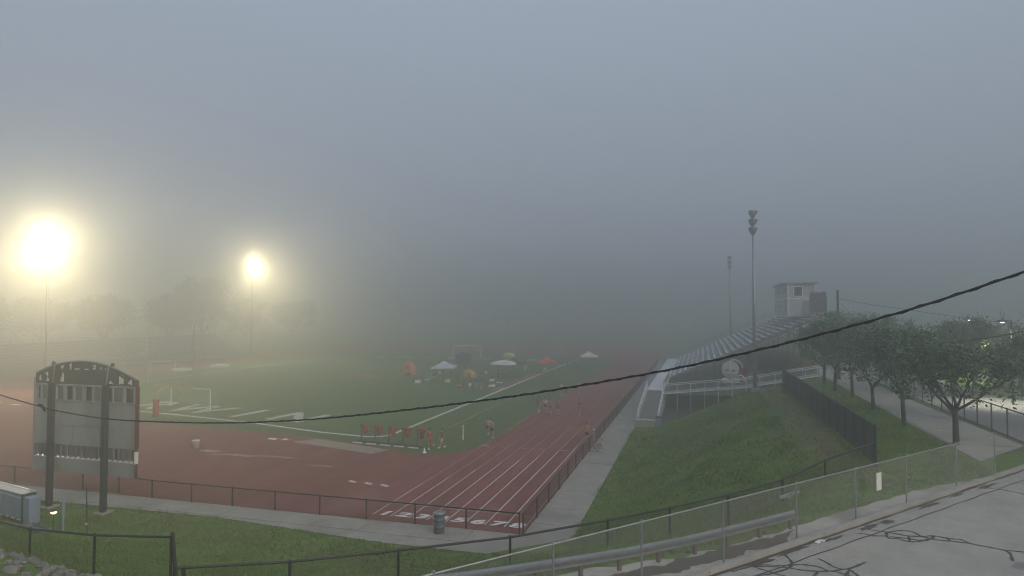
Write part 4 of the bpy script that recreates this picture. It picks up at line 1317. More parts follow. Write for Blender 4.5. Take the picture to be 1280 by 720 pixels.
# ------------------------------------------------------------------ floodlight poles
def unlit_pole(label, x, y, z0, top):
    t = thing('light_pole', label, 'light pole', (x, y, z0), 0, 'stadium light poles')
    MB().tube([(x, y, z0 - .4), (x, y, top)], [.23, .11], 12).build('pole', M['alum2'], t, True)
    MB().box((x, y, z0 + .15), (.9, .9, .5)).build('base', M['oldcon'], t)
    for j, zz in enumerate((top - .3, top - 1.25, top - 2.2)):
        MB().bar((x, y - .95, zz - .38), (x, y + .95, zz - .38), .08).build('crossarm', M['darksteel'], t)
        for k, s in enumerate((-1, 1)):
            fy = y + s * .55
            hd = MB()
            # bowl: a cone facing down towards the field (-x)
            dv = Vector((-.85, s * .2 - .1, -.45)).normalized()
            b = Vector((x + .1, fy, zz))
            hd.tube([b - dv * .35, b - dv * .1, b + dv * .25, b + dv * .42], [.12, .24, .46, .5], 12)
            h = hd.build('lamp_head', M['darksteel'], t, True)
            MB().tube([b + dv * .425, b + dv * .44], [.45, .4], 12).build('lens', M['lampoff'], h)
    return t
unlit_pole('unlit floodlight pole, nearer and taller looking, before the bleacher end', 5.65, 78.0, gz(5.65, 78) - .05, 23.0)
unlit_pole('unlit floodlight pole, fainter and farther in the fog beyond the bleachers', 5.6, 139.0, 3.0, 22.7)

LAMP_W = 25000.0
def lit_pole(label, x, y, top, cols_n, aim, power, low):
    t = thing('light_pole', label, 'light pole', (x, y, 0), 0, 'stadium light poles')
    MB().tube([(x, y, -.2), (x, y, top + .9)], [.15, .08], 10).build('pole', M['wood'], t, True)
    MB().box((x, y, .2), (.9, .9, .5)).build('base', M['oldcon'], t)
    dv = (Vector(aim) - Vector((x, y, top))).normalized()
    side_ = dv.cross(Vector((0, 0, 1))).normalized()
    for zz in (top + .55, top - .45):
        a = Vector((x, y, zz))
        MB().bar(a - side_ * (cols_n * .42), a + side_ * (cols_n * .42), .1).build('crossarm', M['darksteel'], t)
        for k in range(cols_n):
            b = a + side_ * ((k - (cols_n - 1) / 2) * .82) + dv * .2
            h = MB().tube([b - dv * .15, b, b + dv * .28, b + dv * .36], [.1, .2, .32, .34], 10).build('lamp_head', M['darksteel'], t, True)
            MB().tube([b + dv * .362, b + dv * .375], [.3, .27], 10).build('lens', M['lamp'], h)
    ld = bpy.data.lights.new('floodlight', 'SPOT')
    ld.energy = power
    ld.color = (1.0, .83, .48)
    ld.spot_size = R(104)
    ld.spot_blend = 1.0
    ld.shadow_soft_size = .9
    lo = bpy.data.objects.new('floodlight', ld)
    col.objects.link(lo)
    lo.location = (x, y, top) if False else (dv.x * 1.1, dv.y * 1.1, top + dv.z * 1.1)
    lo.rotation_euler = dv.to_track_quat('-Z', 'Y').to_euler()
    lo.parent = t
    l2 = bpy.data.lights.new('floodlight', 'SPOT')      # the lower row of lamps, tilted steeply at the near side of the field
    l2.energy = power * 1.4
    l2.color = ld.color
    l2.spot_size = R(74)
    l2.spot_blend = .8
    l2.shadow_soft_size = .8
    o2 = bpy.data.objects.new('floodlight', l2)
    col.objects.link(o2)
    d2 = (Vector(low) - Vector((x, y, top))).normalized()
    o2.location = (d2.x * 1.1 + dv.x * .3, d2.y * 1.1 + dv.y * .3, top - .6 + d2.z * 1.1)
    o2.rotation_euler = d2.to_track_quat('-Z', 'Y').to_euler()
    o2.parent = t
    return t
lit_pole('lit floodlight pole with a big yellow glow at the far left', -104.4, 83.2, 24.0, 4, (-62, 50, 0), LAMP_W, (-84, 60, 0))
lit_pole('lit floodlight pole with a smaller round glow, right of the big glow', -108.4, 140.0, 24.0, 2, (-62, 104, 0), LAMP_W * .8, (-80, 118, 0))

# ------------------------------------------------------------------ home bleachers
bl_ = thing('bleachers', 'large aluminium home bleachers rising to the right of the track', 'bleachers', (-4.6, 97, 0))
NR, YA, YB = 25, 97.0, 135.4
RUN, RISE = .82, .372
secs = [(97.1, 103.2), (104.3, 110.4), (111.5, 117.6), (118.7, 124.8), (125.9, 132.0), (132.2, 135.3)]
for i in range(NR):
    x = -4.3 + i * RUN
    z = 2.05 + i * RISE
    MB().box((x, (YA + YB) / 2, z), (.46, YB - YA, .05)).build('foot_plank', M['alum2'], bl_)
    MB().box((x + .25, (YA + YB) / 2, z + .19), (.02, YB - YA, .34)).build('riser', M['riser'], bl_)
    for j, (a, b) in enumerate(secs):
        if 11.0 < x + .4 and 101.0 < (a + b) / 2 < 119:
            continue
        m = MB()
        npl = max(1, round((b - a) / .98))
        for q in range(npl):
            y0, y1 = lerp(a, b, q / npl), lerp(a, b, (q + 1) / npl)
            m.box((x + .36 + rng.uniform(-.015, .015), (y0 + y1) / 2, z + .43 + rng.uniform(-.012, .012)), (.34, y1 - y0 - .3, .07))
            m.box((x + .22, (y0 + y1) / 2, z + .38), (.03, y1 - y0 - .3, .12))
        m.build('seat_plank', M['alum'], bl_)
        if j < 4:
            m = MB()
            for q in range(4):
                yy = a + .4 + q * (b - a - .8) / 3
                m.box((x + .36, yy, z + .2), (.06, .05, .4))
            m.build('seat_bracket', M['riser'], bl_)
for yf in (97.05, 103.7, 110.9, 118.1, 125.3, 132.0, 135.3):
    m = MB()
    m.bar((-4.5, yf, 1.85), (16.1, yf, 11.2), .12, .3)
    for i in range(8):
        x = -3.6 + i * 2.75
        zt = 1.85 + (x + 4.5) / 20.6 * 9.35
        zb = gz(x, yf) - .1
        m.bar((x, yf, zb), (x, yf, zt), .14)
        if i < 7:
            x2 = x + 2.75
            zt2 = 1.85 + (x2 + 4.5) / 20.6 * 9.35
            m.bar((x, yf, zb + .2), (x2, yf, zt2 - .2), .07)
            m.bar((x, yf, zt - .3), (x2, yf, lerp(zb, gz(x2, yf), .9) + .4), .06)
    m.build('support_frame', M['brownsteel'], bl_)
# handrails on the sloping ends
for yf in (YA - .08, YB + .08):
    m = MB()
    for dz in (.55, 1.0):
        m.tube([(-4.5, yf, 2.1 + dz + .3), (15.9, yf, 11.35 + dz + .3)], .035, 6)
    for i in range(15):
        x = -4.5 + i * 20.4 / 14
        z = 2.1 + i * 9.25 / 14
        m.tube([(x, yf, z - .2), (x, yf, z + 1.3)], .03, 6)
    m.build('end_handrail', M['galv'], bl_)
m = MB()
for k in range(6):
    a = (14.1, YA - .02, 11.2 + .5 * k)
    m.bar((14.1, YA - .12, 11.3 + .55 * k), (16.2, YA - .12, 11.6 + .53 * k), .05)
for k in range(8):
    x = 14.15 + k * .29
    m.bar((x, YA - .12, 11.1 + k * .08), (x, YA - .12, 14.35), .06)
m.box((15.15, YA - .06, 12.85), (2.05, .03, 2.7))
m.build('end_screen', M['brownsteel'], bl_)
m = MB()
for k in range(14):
    m.bar((16.25, YA + k * 2.95, 11.0), (16.25, YA + k * 2.95, 13.6), .08)
for dz in (12.2, 13.5):
    m.bar((16.25, YA, dz), (16.25, YB, dz), .07)
m.build('back_rail', M['darksteel'], bl_)
# front deck with rail and pickets
MB().box((-5.55, (83.0 + YB) / 2, 1.97), (2.1, YB - 83.0, .1)).build('front_deck', M['alum'], bl_)
m = MB()
for i in range(29):
    y = 83.2 + i * 1.86
    m.bar((-6.55, y, .0), (-6.55, y, 3.1), .07)
    m.bar((-4.6, y, 0), (-4.6, y, 1.9), .08)
for dz in (2.35, 2.7, 3.1):
    m.bar((-6.55, 83.2, dz), (-6.55, YB, dz), .05)
m.build('front_rail', M['alum2'], bl_)
m = MB()
m.box((-4.6, 90.5, 2.5), (.05, 12.6, .9))
m.build('deck_panel', M['alum2'], bl_)

# press box
pb = thing('press_box', 'grey two storey press box on the top rows of the bleachers', 'press box', (13.3, 110, 11.0))
px0, px1, py0, py1 = 11.9, 15.5, 101.5, 118.0
MB().box(((px0 + px1) / 2, (py0 + py1) / 2, 12.2), (px1 - px0, py1 - py0, 2.6)).build('lower_wall', M['pbwall'], pb)
MB().box(((px0 + px1) / 2, (py0 + py1) / 2, 14.55), (px1 - px0 - .04, py1 - py0 - .04, 2.1)).build('upper_wall', M['pbwall'], pb)
MB().box(((px0 + px1) / 2 - .1, (py0 + py1) / 2, 15.72), (px1 - px0 + .9, py1 - py0 + .8, .22)).build('roof', M['pbroof'], pb)
MB().box(((px0 + px1) / 2, (py0 + py1) / 2, 13.46), (px1 - px0 + .1, py1 - py0 + .1, .14)).build('belt_trim', M['white'], pb)
for k in range(7):
    y = py0 + 1.3 + k * 2.3
    w = MB().box((px0 - .01, y, 14.65), (.1, 1.9, 1.1)).build('window', M['white'], pb)
    MB().box((px0 - .055, y, 14.65), (.03, 1.7, .92)).build('pane', M['glass'], w)
for k in range(5):
    y = py0 + 1.6 + k * 3.3
    w = MB().box((px0 - .01, y, 12.3), (.1, 1.2, .8)).build('window', M['white'], pb)
    MB().box((px0 - .055, y, 12.3), (.03, 1.0, .62)).build('pane', M['glass'], w)
w = MB().box((13.3, py0 - .01, 14.5), (1.25, .1, 1.5)).build('window', M['white'], pb)
MB().box((13.3, py0 - .055, 14.5), (1.02, .03, 1.28)).build('pane', M['glass'], w)
d = MB().box((14.4, py0 - .01, 12.1), (1.0, .1, 2.1)).build('door', M['alum2'], pb)
MB().box((14.05, py0 - .08, 12.1), (.06, .05, .16)).build('handle', M['darksteel'], d)
for x in (px0 + .05, px1 - .05):
    MB().box((x, py0 - .02, 13.3), (.12, .12, 4.4)).build('corner_trim', M['white'], pb)

# ramps and walkway
M['rampcon'] = mat('ramp_concrete', (.19, .185, .18), (.15, .147, .143), scale=1.5, rough=.9)
rp = thing('access_ramp', 'concrete access ramp with pale railings rising to the bleacher deck', 'ramp', (-5.5, 69, 0))
m = MB()
m.add([(-6.4, 69.2, .02), (-4.5, 69.2, .02), (-4.5, 83, .02), (-6.4, 83, .02), (-6.4, 69.2, .25), (-4.5, 69.2, .25), (-4.5, 83, 1.93), (-6.4, 83, 1.93)],
      [(0, 3, 2, 1), (4, 5, 6, 7), (0, 1, 5, 4), (1, 2, 6, 5), (2, 3, 7, 6), (3, 0, 4, 7)])
m.build('ramp_slope', M['rampcon'], rp)
for x in (-6.5, -4.4):
    m = MB()
    for dz in (.55, 1.05):
        m.bar((x, 69.3, .25 + dz), (x, 83, 1.95 + dz), .07, .09)
    for i in range(10):
        y = 69.3 + i * 1.52
        z = .25 + 1.7 * i / 9
        m.bar((x, y, 0), (x, y, z + 1.08), .06)
    m.build('railing', M['alum'], rp)
cb = thing('concrete_block', 'pale concrete block at the foot of the ramp beside the walkway', 'block', (-5.6, 68.5, 0))
MB().prism([(-6.5, 68.1), (-4.6, 68.1), (-4.6, 69.1), (-6.5, 69.1)], -.1, .62).build('block_body', M['beige'], cb)
MB().box((-5.55, 68.6, .65), (1.95, 1.04, .06)).build('cap', M['beige'], cb)
o = thing('utility_box', 'dark blue steel bin beside the concrete block at the ramp foot', 'bin', (-4.25, 68.5, 0))
MB().prism([(-4.5, 68.3), (-4.05, 68.3), (-4.05, 68.75), (-4.5, 68.75)], 0, 1.0).build('bin_body', M['locker'], o)
MB().box((-4.27, 68.52, 1.04), (.55, .55, .08)).build('lid', M['darksteel'], o)
wk = thing('raised_walkway', 'raised white railed walkway bridging from the crest to the bleacher deck', 'walkway', (3, 81, 2))
def wz(x): return pw([(-9, 1.95), (-4.5, 1.95), (4.5, 2.95), (12.6, 4.55), (20, 4.55)], x)
wx = [-4.4 + i * 1.55 for i in range(12)]
m = MB()
for a, b in zip(wx, wx[1:]):
    m.bar((a, 80.8, wz(a) - .05), (b, 80.8, wz(b) - .05), 1.7, .1)
m.build('walk_deck', M['alum2'], wk)
for y in (79.9, 81.7):
    m = MB()
    for dz, w in ((.0, .14), (.95, .07)):
        for a, b in zip(wx, wx[1:]):
            m.bar((a, y, wz(a) + dz), (b, y, wz(b) + dz), .05, w)
    for x in wx:
        m.bar((x, y, gz(x, y) - .2), (x, y, wz(x) + .98), .05)
    m.build('railing', M['alum'], wk)
    m = MB()
    for a, b in zip(wx, wx[1:]):
        wires(m, (a, y), (b, y), wz(a), wz(b), .9, .1, .006)
    stuff(m.build('mesh_infill', M['galv'], wk))
m = MB()
for x in wx[::2]:
    m.bar((x, 79.95, wz(x) - .16), (x, 81.65, wz(x) - .16), .1)
m.build('cross_beam', M['brownsteel'], wk)
rw = MB()
for i in range(40):
    x = -4.2 + (i % 20) * .44; z = .1 + (i // 20) * .55
    pass
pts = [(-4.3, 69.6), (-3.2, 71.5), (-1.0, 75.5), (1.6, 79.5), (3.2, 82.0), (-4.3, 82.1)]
MB().sheet(pts, .03).build('shaded_soil', M['dirt'])['kind'] = 'structure'  # soil sheet; shadow beside the ramp is put into its dark colour
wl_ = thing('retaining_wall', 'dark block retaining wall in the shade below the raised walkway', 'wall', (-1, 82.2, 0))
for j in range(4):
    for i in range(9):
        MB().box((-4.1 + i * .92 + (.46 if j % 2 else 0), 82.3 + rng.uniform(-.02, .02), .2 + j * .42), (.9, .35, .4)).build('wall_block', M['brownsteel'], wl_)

# knight head sign on posts
kn = thing('mascot_sign', 'round grey knight helmet sign with a red panel beside the walkway', 'sign', (3.4, 84, 2.5))
def kx(u, v, w): return (3.3 + u, 83.9 - w, 4.55 + v)
def circ(r, n=24, cx=0, cy=0, sy=1.0): return [(cx + r * math.cos(2 * math.pi * k / n), cy + sy * r * math.sin(2 * math.pi * k / n)) for k in range(n)]
M['kngrey'] = mat('sign_grey', (.45, .47, .49), (.4, .42, .44), scale=3, rough=.6)
M['knmid'] = mat('sign_mid_grey', (.26, .27, .29), (.23, .24, .26), scale=3, rough=.6)
MB().extr([(.7, -1.35), (1.85, -1.35), (1.85, .3), (1.45, 1.0), (.6, .9)], kx, .05).build('red_panel', M['red'], kn)
MB().extr([(-1.0, .0), (-.98, .4), (-.75, .85), (-.35, 1.1), (0, 1.25), (.35, 1.1), (.75, .85), (.98, .4), (1.0, 0), (.85, -.5), (.5, -.85), (0, -1.0), (-.5, -.85), (-.85, -.5)], lambda a, b, w: kx(a, b, w + .052), .06).build('helmet', M['kngrey'], kn)
MB().extr([(-.72, -.45), (.72, -.45), (.5, -.83), (0, -.97), (-.5, -.83)], lambda a, b, w: kx(a, b, w + .114), .03).build('visor', M['knmid'], kn)
for s in (-1, 1):
    MB().extr(circ(.2, 14, s * .36, .0, .55), lambda a, b, w: kx(a, b, w + .114), .03).build('eye_slit', M['c_dark'], kn)
MB().extr([(-.05, .1), (.05, .1), (.05, 1.22), (-.05, 1.22)], lambda a, b, w: kx(a, b, w + .114), .04).build('crest_ridge', M['white'], kn)
MB().extr([(-1.0, -1.5), (1.05, -1.5), (.95, -1.0), (.55, -.85), (0, -1.2), (-.55, -.85), (-.95, -1.0)], lambda a, b, w: kx(a, b, w + .053), .05).build('collar', M['white'], kn)
MB().tube([kx(.35 + 1.0 * math.cos(t), .35 + .95 * math.sin(t), .1) for t in [R(115 - 13 * i) for i in range(10)]], .09, 7).build('plume', M['c_pale'], kn)
MB().tube([kx(1.15 + .42 * math.cos(t), -1.0 + .45 * math.sin(t), .1) for t in [R(150 - 20 * i) for i in range(10)]], .07, 7).build('scroll', M['white'], kn)
for x in (2.6, 4.3):
    MB().bar((x, 84.0, 1.5), (x, 84.0, 5.0), .1).build('post', M['darksteel'], kn)

# visitors' bleachers, faint at the far left
vb = thing('visitor_bleachers', 'pale low visitor bleachers faint in the fog at the far left', 'bleachers', (-112, 112, 0))
for i in range(11):
    MB().box((-111.5 - i * .8, 112, .6 + i * .5), (.75, 58, .06)).build('seat_plank', M['alum2'], vb)
    MB().box((-111.9 - i * .8, 112, .35 + i * .5), (.04, 58, .45)).build('riser', M['alum2'], vb)
m = MB()
for k in range(15):
    y = 83.5 + k * 4.07
    m.bar((-111.4, y, .0), (-119.8, y, 5.0), .12)
    for q in range(5):
        x = -112 - q * 1.9
        m.bar((x, y, -.1), (x, y, (-111.4 - x) / 8.4 * 5.0), .1)
m.build('support_frame', M['brownsteel'], vb)
m = MB()
for dz in (6.2, 6.8):
    m.bar((-120.0, 83, dz), (-120.0, 141, dz), .06)
for k in range(30):
    m.bar((-120.0, 83 + k * 2, 5.4), (-120.0, 83 + k * 2, 6.8), .05)
m.build('back_rail', M['galv'], vb)

# ------------------------------------------------------------------ utility pole and cables
up = thing('utility_pole', 'dark wooden utility pole rising above the tree row', 'utility pole', (14.0, 77, 4.5))
MB().tube([(14.0, 77, 4.3), (14.0, 77, 14.0)], [.16, .11], 10).build('shaft', M['wood'], up)
MB().bar((13.9, 76.7, 13.2), (13.9, 77.3, 13.2), .09).build('bracket', M['darksteel'], up)
MB().tube([(14.0, 76.88, 4.6), (14.0, 76.88, 8)], .035, 6).build('conduit', M['galv'], up)
def cable(label, pts, r, name='overhead_cable', twist=False, group=None):
    c = thing(name, label, 'cable', pts[0], 0, group)
    n = 6 if twist else 5
    MB().tube(pts, r, n).build('strand', M['cable'], c)
    if twist:
        L_ = [Vector(p) for p in pts]
        out = []
        ph_ = 0.0
        for i in range(len(L_) - 1):
            seg = (L_[i + 1] - L_[i]).length
            d = (L_[i + 1] - L_[i]).normalized()
            a = d.cross(Vector((0, 0, 1))).normalized(); b = a.cross(d)
            k = max(2, int(seg / .06))
            for j in range(k):
                ph_ += seg / k / .42 * 2 * math.pi
                out.append(L_[i].lerp(L_[i + 1], j / k) + (a * math.cos(ph_) + b * math.sin(ph_)) * r * 1.05)
        MB().tube(out, r * .5, 4).build('wrap', M['cable'], c)
    return c
def world_of(px, Z, z):            # along the camera axis distance and height, in metres
    c, s = math.cos(R(16.1)), math.sin(R(16.1))
    X = px
    return (X * c - Z * s, X * s + Z * c, z)
# plan line from (6.2 m right, 8 m ahead) to (-18.7, 24)
prof_ = [(-60, 470), (0, 492), (30, 501), (55, 508), (80, 514), (140, 523), (220, 527), (300, 527.5), (380, 524), (450, 518), (540, 508), (640, 495), (740, 479), (840, 461), (940, 439), (1040, 414), (1150, 383), (1280, 340), (1420, 290)]
cpts = []
for px, py in prof_:
    k = (px - 640) / 820
    t = (6.2 - k * 8) / (24.9 + k * 16)
    Z = 8 + 16 * t
    cpts.append(world_of(k * Z, Z, 12 - (py - 386) * Z / 820))
cp2 = []
for i in range(len(cpts) - 1):
    for j in range(4):
        p0, p1, p2, p3 = [Vector(cpts[max(0, min(len(cpts) - 1, i + q))]) for q in (-1, 0, 1, 2)]
        t = j / 4
        cp2.append(tuple(.5 * ((2 * p1) + (p2 - p0) * t + (2 * p0 - 5 * p1 + 4 * p2 - p3) * t * t + (3 * p1 - p0 - 3 * p2 + p3) * t ** 3)))
cp2.append(cpts[-1])
ext = Vector(cp2[0]) + (Vector(cp2[0]) - Vector(cp2[3])).normalized() * 8
e2 = Vector(cp2[-1]) + (Vector(cp2[-1]) - Vector(cp2[-4])).normalized() * 3
mc = cable('thick black twisted cable sagging across the whole view', [tuple(ext)] + cp2 + [tuple(e2)], .0175, twist=True)
spl = Vector(cpts[3])
MB().tube([spl + Vector((-.25, .1, .06)), spl + Vector((0, 0, .05)), spl + Vector((.3, -.12, -.1))], [.035, .05, .03], 8).build('splice', M['cable'], mc)
cable('second black cable rising to the right edge above the trees', [(11.0, 33.5, 10.55), (12.6, 34.5, 10.72), (14.2, 35.6, 10.95), (15.8, 36.7, 11.22), (18.0, 38.2, 11.7), (24, 42, 13)], .032)
cable('thin wire from the utility pole sloping down right behind the trees', [(14.0, 77, 13.1), (17, 76.6, 12.45), (21.2, 75.8, 11.75), (26.4, 75, 10.85), (31, 74.4, 10.5), (40, 73, 10.2)], .02)
cable('thin guy wire dropping right from the utility pole into the tree', [(14.0, 77, 12.8), (15.9, 75, 10.5), (18.2, 72.5, 7.6)], .016)

# ------------------------------------------------------------------ trees
def tree_meshes(seed, H, W_, fork, nl, leaves, lsize, rt=.16, sparse_top=True, base=None, clumpr=.3):
    r = random.Random(seed)
    g_ = np.random.default_rng(seed)
    mb = MB()
    tips = []
    cz = (fork * .8 + H) / 2
    hz = (H - fork * .8) / 2
    def grow(p, d, ln, rad, depth):
        pts, rr = [p], [rad]
        n = 4
        q = Vector(p)
        dd = d.copy()
        for i in range(n):
            dd = (dd + Vector((r.uniform(-.22, .22), r.uniform(-.22, .22), r.uniform(-.06, .16)))).normalized()
            q = q + dd * (ln / n)
            pts.append(q.copy())
            rr.append(rad * (1 - .55 * (i + 1) / n))
            if depth >= 1:
                tips.append(q.copy())
        mb.tube(pts, rr, 6 if depth < 2 else 4, cap=False)
        if depth < 3:
            for k in range(3 if depth == 0 else 3):
                a = r.choice(pts[2:])
                nd = (dd + Vector((r.uniform(-1, 1), r.uniform(-1, 1), r.uniform(-.35, .6))) * .85).normalized()
                grow(a, nd, ln * r.uniform(.5, .75), rad * .5, depth + 1)
    lean = Vector((r.uniform(-.06, .06), r.uniform(-.06, .06), 1)).normalized()
    tp_ = lean * fork
    mb.tube([(0, 0, -.2), (0, 0, .05), lean * fork * .5, tp_], [rt * 1.5, rt * 1.15, rt, rt * .9], 9)
    for k in range(nl):
        t = 2 * math.pi * (k + r.uniform(-.25, .25)) / nl
        tilt = r.uniform(.35, 1.05)
        d = Vector((math.cos(t) * tilt * W_ / H * 1.3, math.sin(t) * tilt * W_ / H * 1.3, 1)).normalized()
        grow(tp_ - Vector((0, 0, r.uniform(0, .3))), d, (H - fork) * r.uniform(.5, .68), rt * .6, 0)
    # keep tips inside an uneven crown
    lob = [(Vector((r.uniform(-1, 1), r.uniform(-1, 1), r.uniform(-.7, 1))).normalized(), r.uniform(.35, 1.25)) for _ in range(20)]
    cen = []
    for t in tips:
        e = Vector((t.x / (W_ / 2), t.y / (W_ / 2), (t.z - cz) / hz))
        lim = max(l[1] * max(0, e.normalized().dot(l[0])) for l in lob) if e.length > .01 else 1
        if e.length <= max(lim, .4) * 1.1:
            cen.append(t)
    for _ in range(len(cen) // 4 + 20):
        d = Vector((r.uniform(-1, 1), r.uniform(-1, 1), r.uniform(-.8, 1)))
        if d.length < .2: continue
        d.normalize()
        lim = max(l[1] * max(0, d.dot(l[0])) for l in lob)
        k = r.uniform(.45, 1.0) ** .6 * lim
        cen.append(Vector((d.x * k * W_ / 2, d.y * k * W_ / 2, cz + d.z * k * hz)))
    C_ = np.array([tuple(c) for c in cen])
    idx = g_.integers(0, len(C_), leaves)
    P_ = C_[idx] + g_.normal(0, 1, (leaves, 3)) * np.array([clumpr, clumpr, clumpr * .6]) * g_.uniform(.4, 1.1, (leaves, 1))
    n = g_.normal(0, 1, (leaves, 3)); n[:, 2] = np.abs(n[:, 2]) + .35
    n /= np.linalg.norm(n, axis=1)[:, None]
    a = np.cross(n, g_.normal(0, 1, (leaves, 3))); a /= np.linalg.norm(a, axis=1)[:, None]
    b = np.cross(n, a)
    s = lsize * g_.uniform(.6, 1.25, (leaves, 1))
    V_ = np.stack([P_ - a * s, P_ + b * s * .5, P_ + a * s, P_ - b * s * .5], axis=1).reshape(-1, 3)
    F_ = np.arange(leaves * 4).reshape(-1, 4)
    return mb, V_, F_
def make_tree(name, label, loc, seed, H, W_, fork, nl, leaves, lsize, lm, group, rz=0.0, **kw):
    mb, V_, F_ = tree_meshes(seed, H, W_, fork, nl, leaves, lsize, **kw)
    t = thing(name, label, 'tree', (0, 0, 0), 0, group)
    mb.build('trunk', M['bark'], t, True)
    raw_mesh('crown', V_, F_, lm, t)
    t.location = loc
    t.rotation_euler = (0, 0, rz)
    return t
G = 'trees in a row along the sidewalk'
t0 = make_tree('row_tree', 'nearest row tree with a forked trunk by the sidewalk corner', (13.5, 42.0, 4.5), 3, 6.7, 6.9, 1.9, 5, 7600, .13, M['leaf'], G, rz=1.0, rt=.15)
t1 = make_tree('row_tree', 'second nearest row tree with a straight single trunk', (12.5, 47.9, 4.5), 8, 6.5, 5.2, 2.3, 4, 5600, .13, M['leaf'], G, rt=.125)
t2 = make_tree('row_tree', 'third row tree with a short Y shaped trunk', (12.3, 54.9, 4.5), 21, 6.1, 5.2, 1.7, 4, 5600, .13, M['leaf2'], G, rt=.13)
dup(t1, (12.2, 61.5, 4.5), 2.2, 'fourth row tree, slim dark trunk left of the Y shaped trunk', G, (1.0, 1.0, 1.03))
dup(t0, (11.7, 66.2, 4.5), 3.5, 'fifth row tree with a round crown just right of the bleacher top', G, (1.0, 1.0, 1.1))
dup(t2, (11.9, 73.0, 4.5), 4.4, 'sixth and farthest row tree near the raised walkway end', G, 1.05)
G2 = 'trees beyond the sidewalk fence'
t3 = make_tree('background_tree', 'leafy dark tree at the right edge beyond the sidewalk fence', (21.6, 49.0, 4.5), 31, 6.6, 7.0, 1.8, 5, 11000, .12, M['leaf'], G2, rt=.18)
t4 = make_tree('background_tree', 'pale tree with bare twigs beyond the fence lit by the lot lamp', (22.0, 64.0, 4.5), 37, 7.2, 6.2, 2.2, 6, 4200, .13, M['leaf2'], G2, rt=.2)
dup(t3, (20.0, 68.0, 4.5), 1.9, 'dark round tree behind the second and third row trees', G2, .95)
dup(t3, (26.5, 66.5, 4.5), 4.0, 'tree right of the pale twiggy tree under the lot lamp', G2, .95)
dup(t4, (21, 88.0, 4.5), 2.7, 'hazy thin tree left of the first lot lamp', G2, 1.0)
dup(t4, (28, 84.0, 4.5), .7, 'hazy thin tree right of the second lot lamp at the frame edge', G2, 1.0)
dup(t3, (20.0, 100.0, 4.5), 5.2, 'dim tree far behind the row beside the bleacher back', G2, 1.1)
make_tree('brown_tree', 'brown leaved bushy tree behind the raised walkway under the bleacher end', (8.6, 88.5, 2.6), 41, 4.6, 7.6, 1.0, 5, 9000, .12, M['leafbrown'], None, clumpr=.5)
make_tree('yellow_lit_shrub', 'small shrub with yellow light in its leaf colour at the end of the white walkway railing', (12.4, 87.0, 3.3), 43, 2.7, 2.2, .6, 4, 2500, .09, M['leaflit'], None, rt=.05, clumpr=.25)
G3 = 'trees behind the visitor bleachers'
ft = make_tree('far_tree', 'tall dark tree rounding up between the two glowing floodlights', (-158, 180, 0), 51, 24.0, 15, 3.6, 6, 9000, .46, M['leaffar'], G3, rt=.4, clumpr=1.2)
ft2 = make_tree('far_tree', 'low spreading tree below and right of the big glow', (-176, 159, 0), 57, 16.6, 18.5, 3.0, 6, 9000, .48, M['leaffar'], G3, rt=.4, clumpr=1.3)
dup(ft2, (-195, 154, 0), 1.0, 'low tree under the big glow', G3, (1.0, 1.0, .95))
dup(ft2, (-212, 146, 0), 2.4, 'low tree at the far left frame edge under the glow', G3, 1.0)
dup(ft2, (-164, 172, 0), 3.1, 'medium tree just left of the tall rounded dark tree', G3, (.9, .9, 1.02))
dup(ft, (-161, 205, 0), 2.0, 'medium tree just right of the tall rounded dark tree', G3, (.9, .9, .72))
dup(ft2, (-156, 226, 0), 4.2, 'tree below and right of the small glow', G3, (1.0, 1.0, .95))

# ------------------------------------------------------------------ right background: house, lot lamps, hedge
bd = thing('brick_building', 'small red brown building glimpsed between the row tree trunks', 'building', (20.5, 104, 4.5))
MB().box((20.5, 104, 5.9), (5.5, 7, 2.8)).build('wall', M['brick'], bd)
MB().prism([(17.4, 100.2), (23.6, 100.2), (23.6, 107.8), (17.4, 107.8)], 7.3, 7.55).build('roof', M['pbroof'], bd)
w = MB().box((19.4, 100.48, 6.0), (1.2, .08, 1.2)).build('window', M['white'], bd)
MB().box((19.4, 100.43, 6.0), (1.0, .04, 1.0)).build('pane', M['glass'], w)
MB().box((21.8, 100.47, 5.55), (1.0, .08, 2.1)).build('door', M['pbwall'], bd)
hs = thing('pale_building', 'low pale building with a flat roof at the right edge behind the trees', 'building', (35, 77, 4.5))
MB().box((35, 77, 5.7), (14, 9, 2.4)).build('wall', M['beige'], hs)
MB().box((35, 77, 7.05), (14.8, 9.8, .3)).build('roof', M['roofpale'], hs)
for k in range(5):
    w = MB().box((29.8 + k * 2.7, 72.47, 5.9), (1.3, .08, 1.1)).build('window', M['white'], hs)
    MB().box((29.8 + k * 2.7, 72.42, 5.9), (1.1, .04, .9)).build('pane', M['glass'], w)
o = thing('warning_sign', 'small white sign on a post beside the fourth row tree trunk', 'sign', (14.2, 82, 4.5))
MB().bar((14.2, 82, 4.4), (14.2, 82, 6.6), .06).build('post', M['darksteel'], o)
MB().box((14.2, 81.95, 6.35), (.35, .03, .7)).build('plate', M['white'], o)
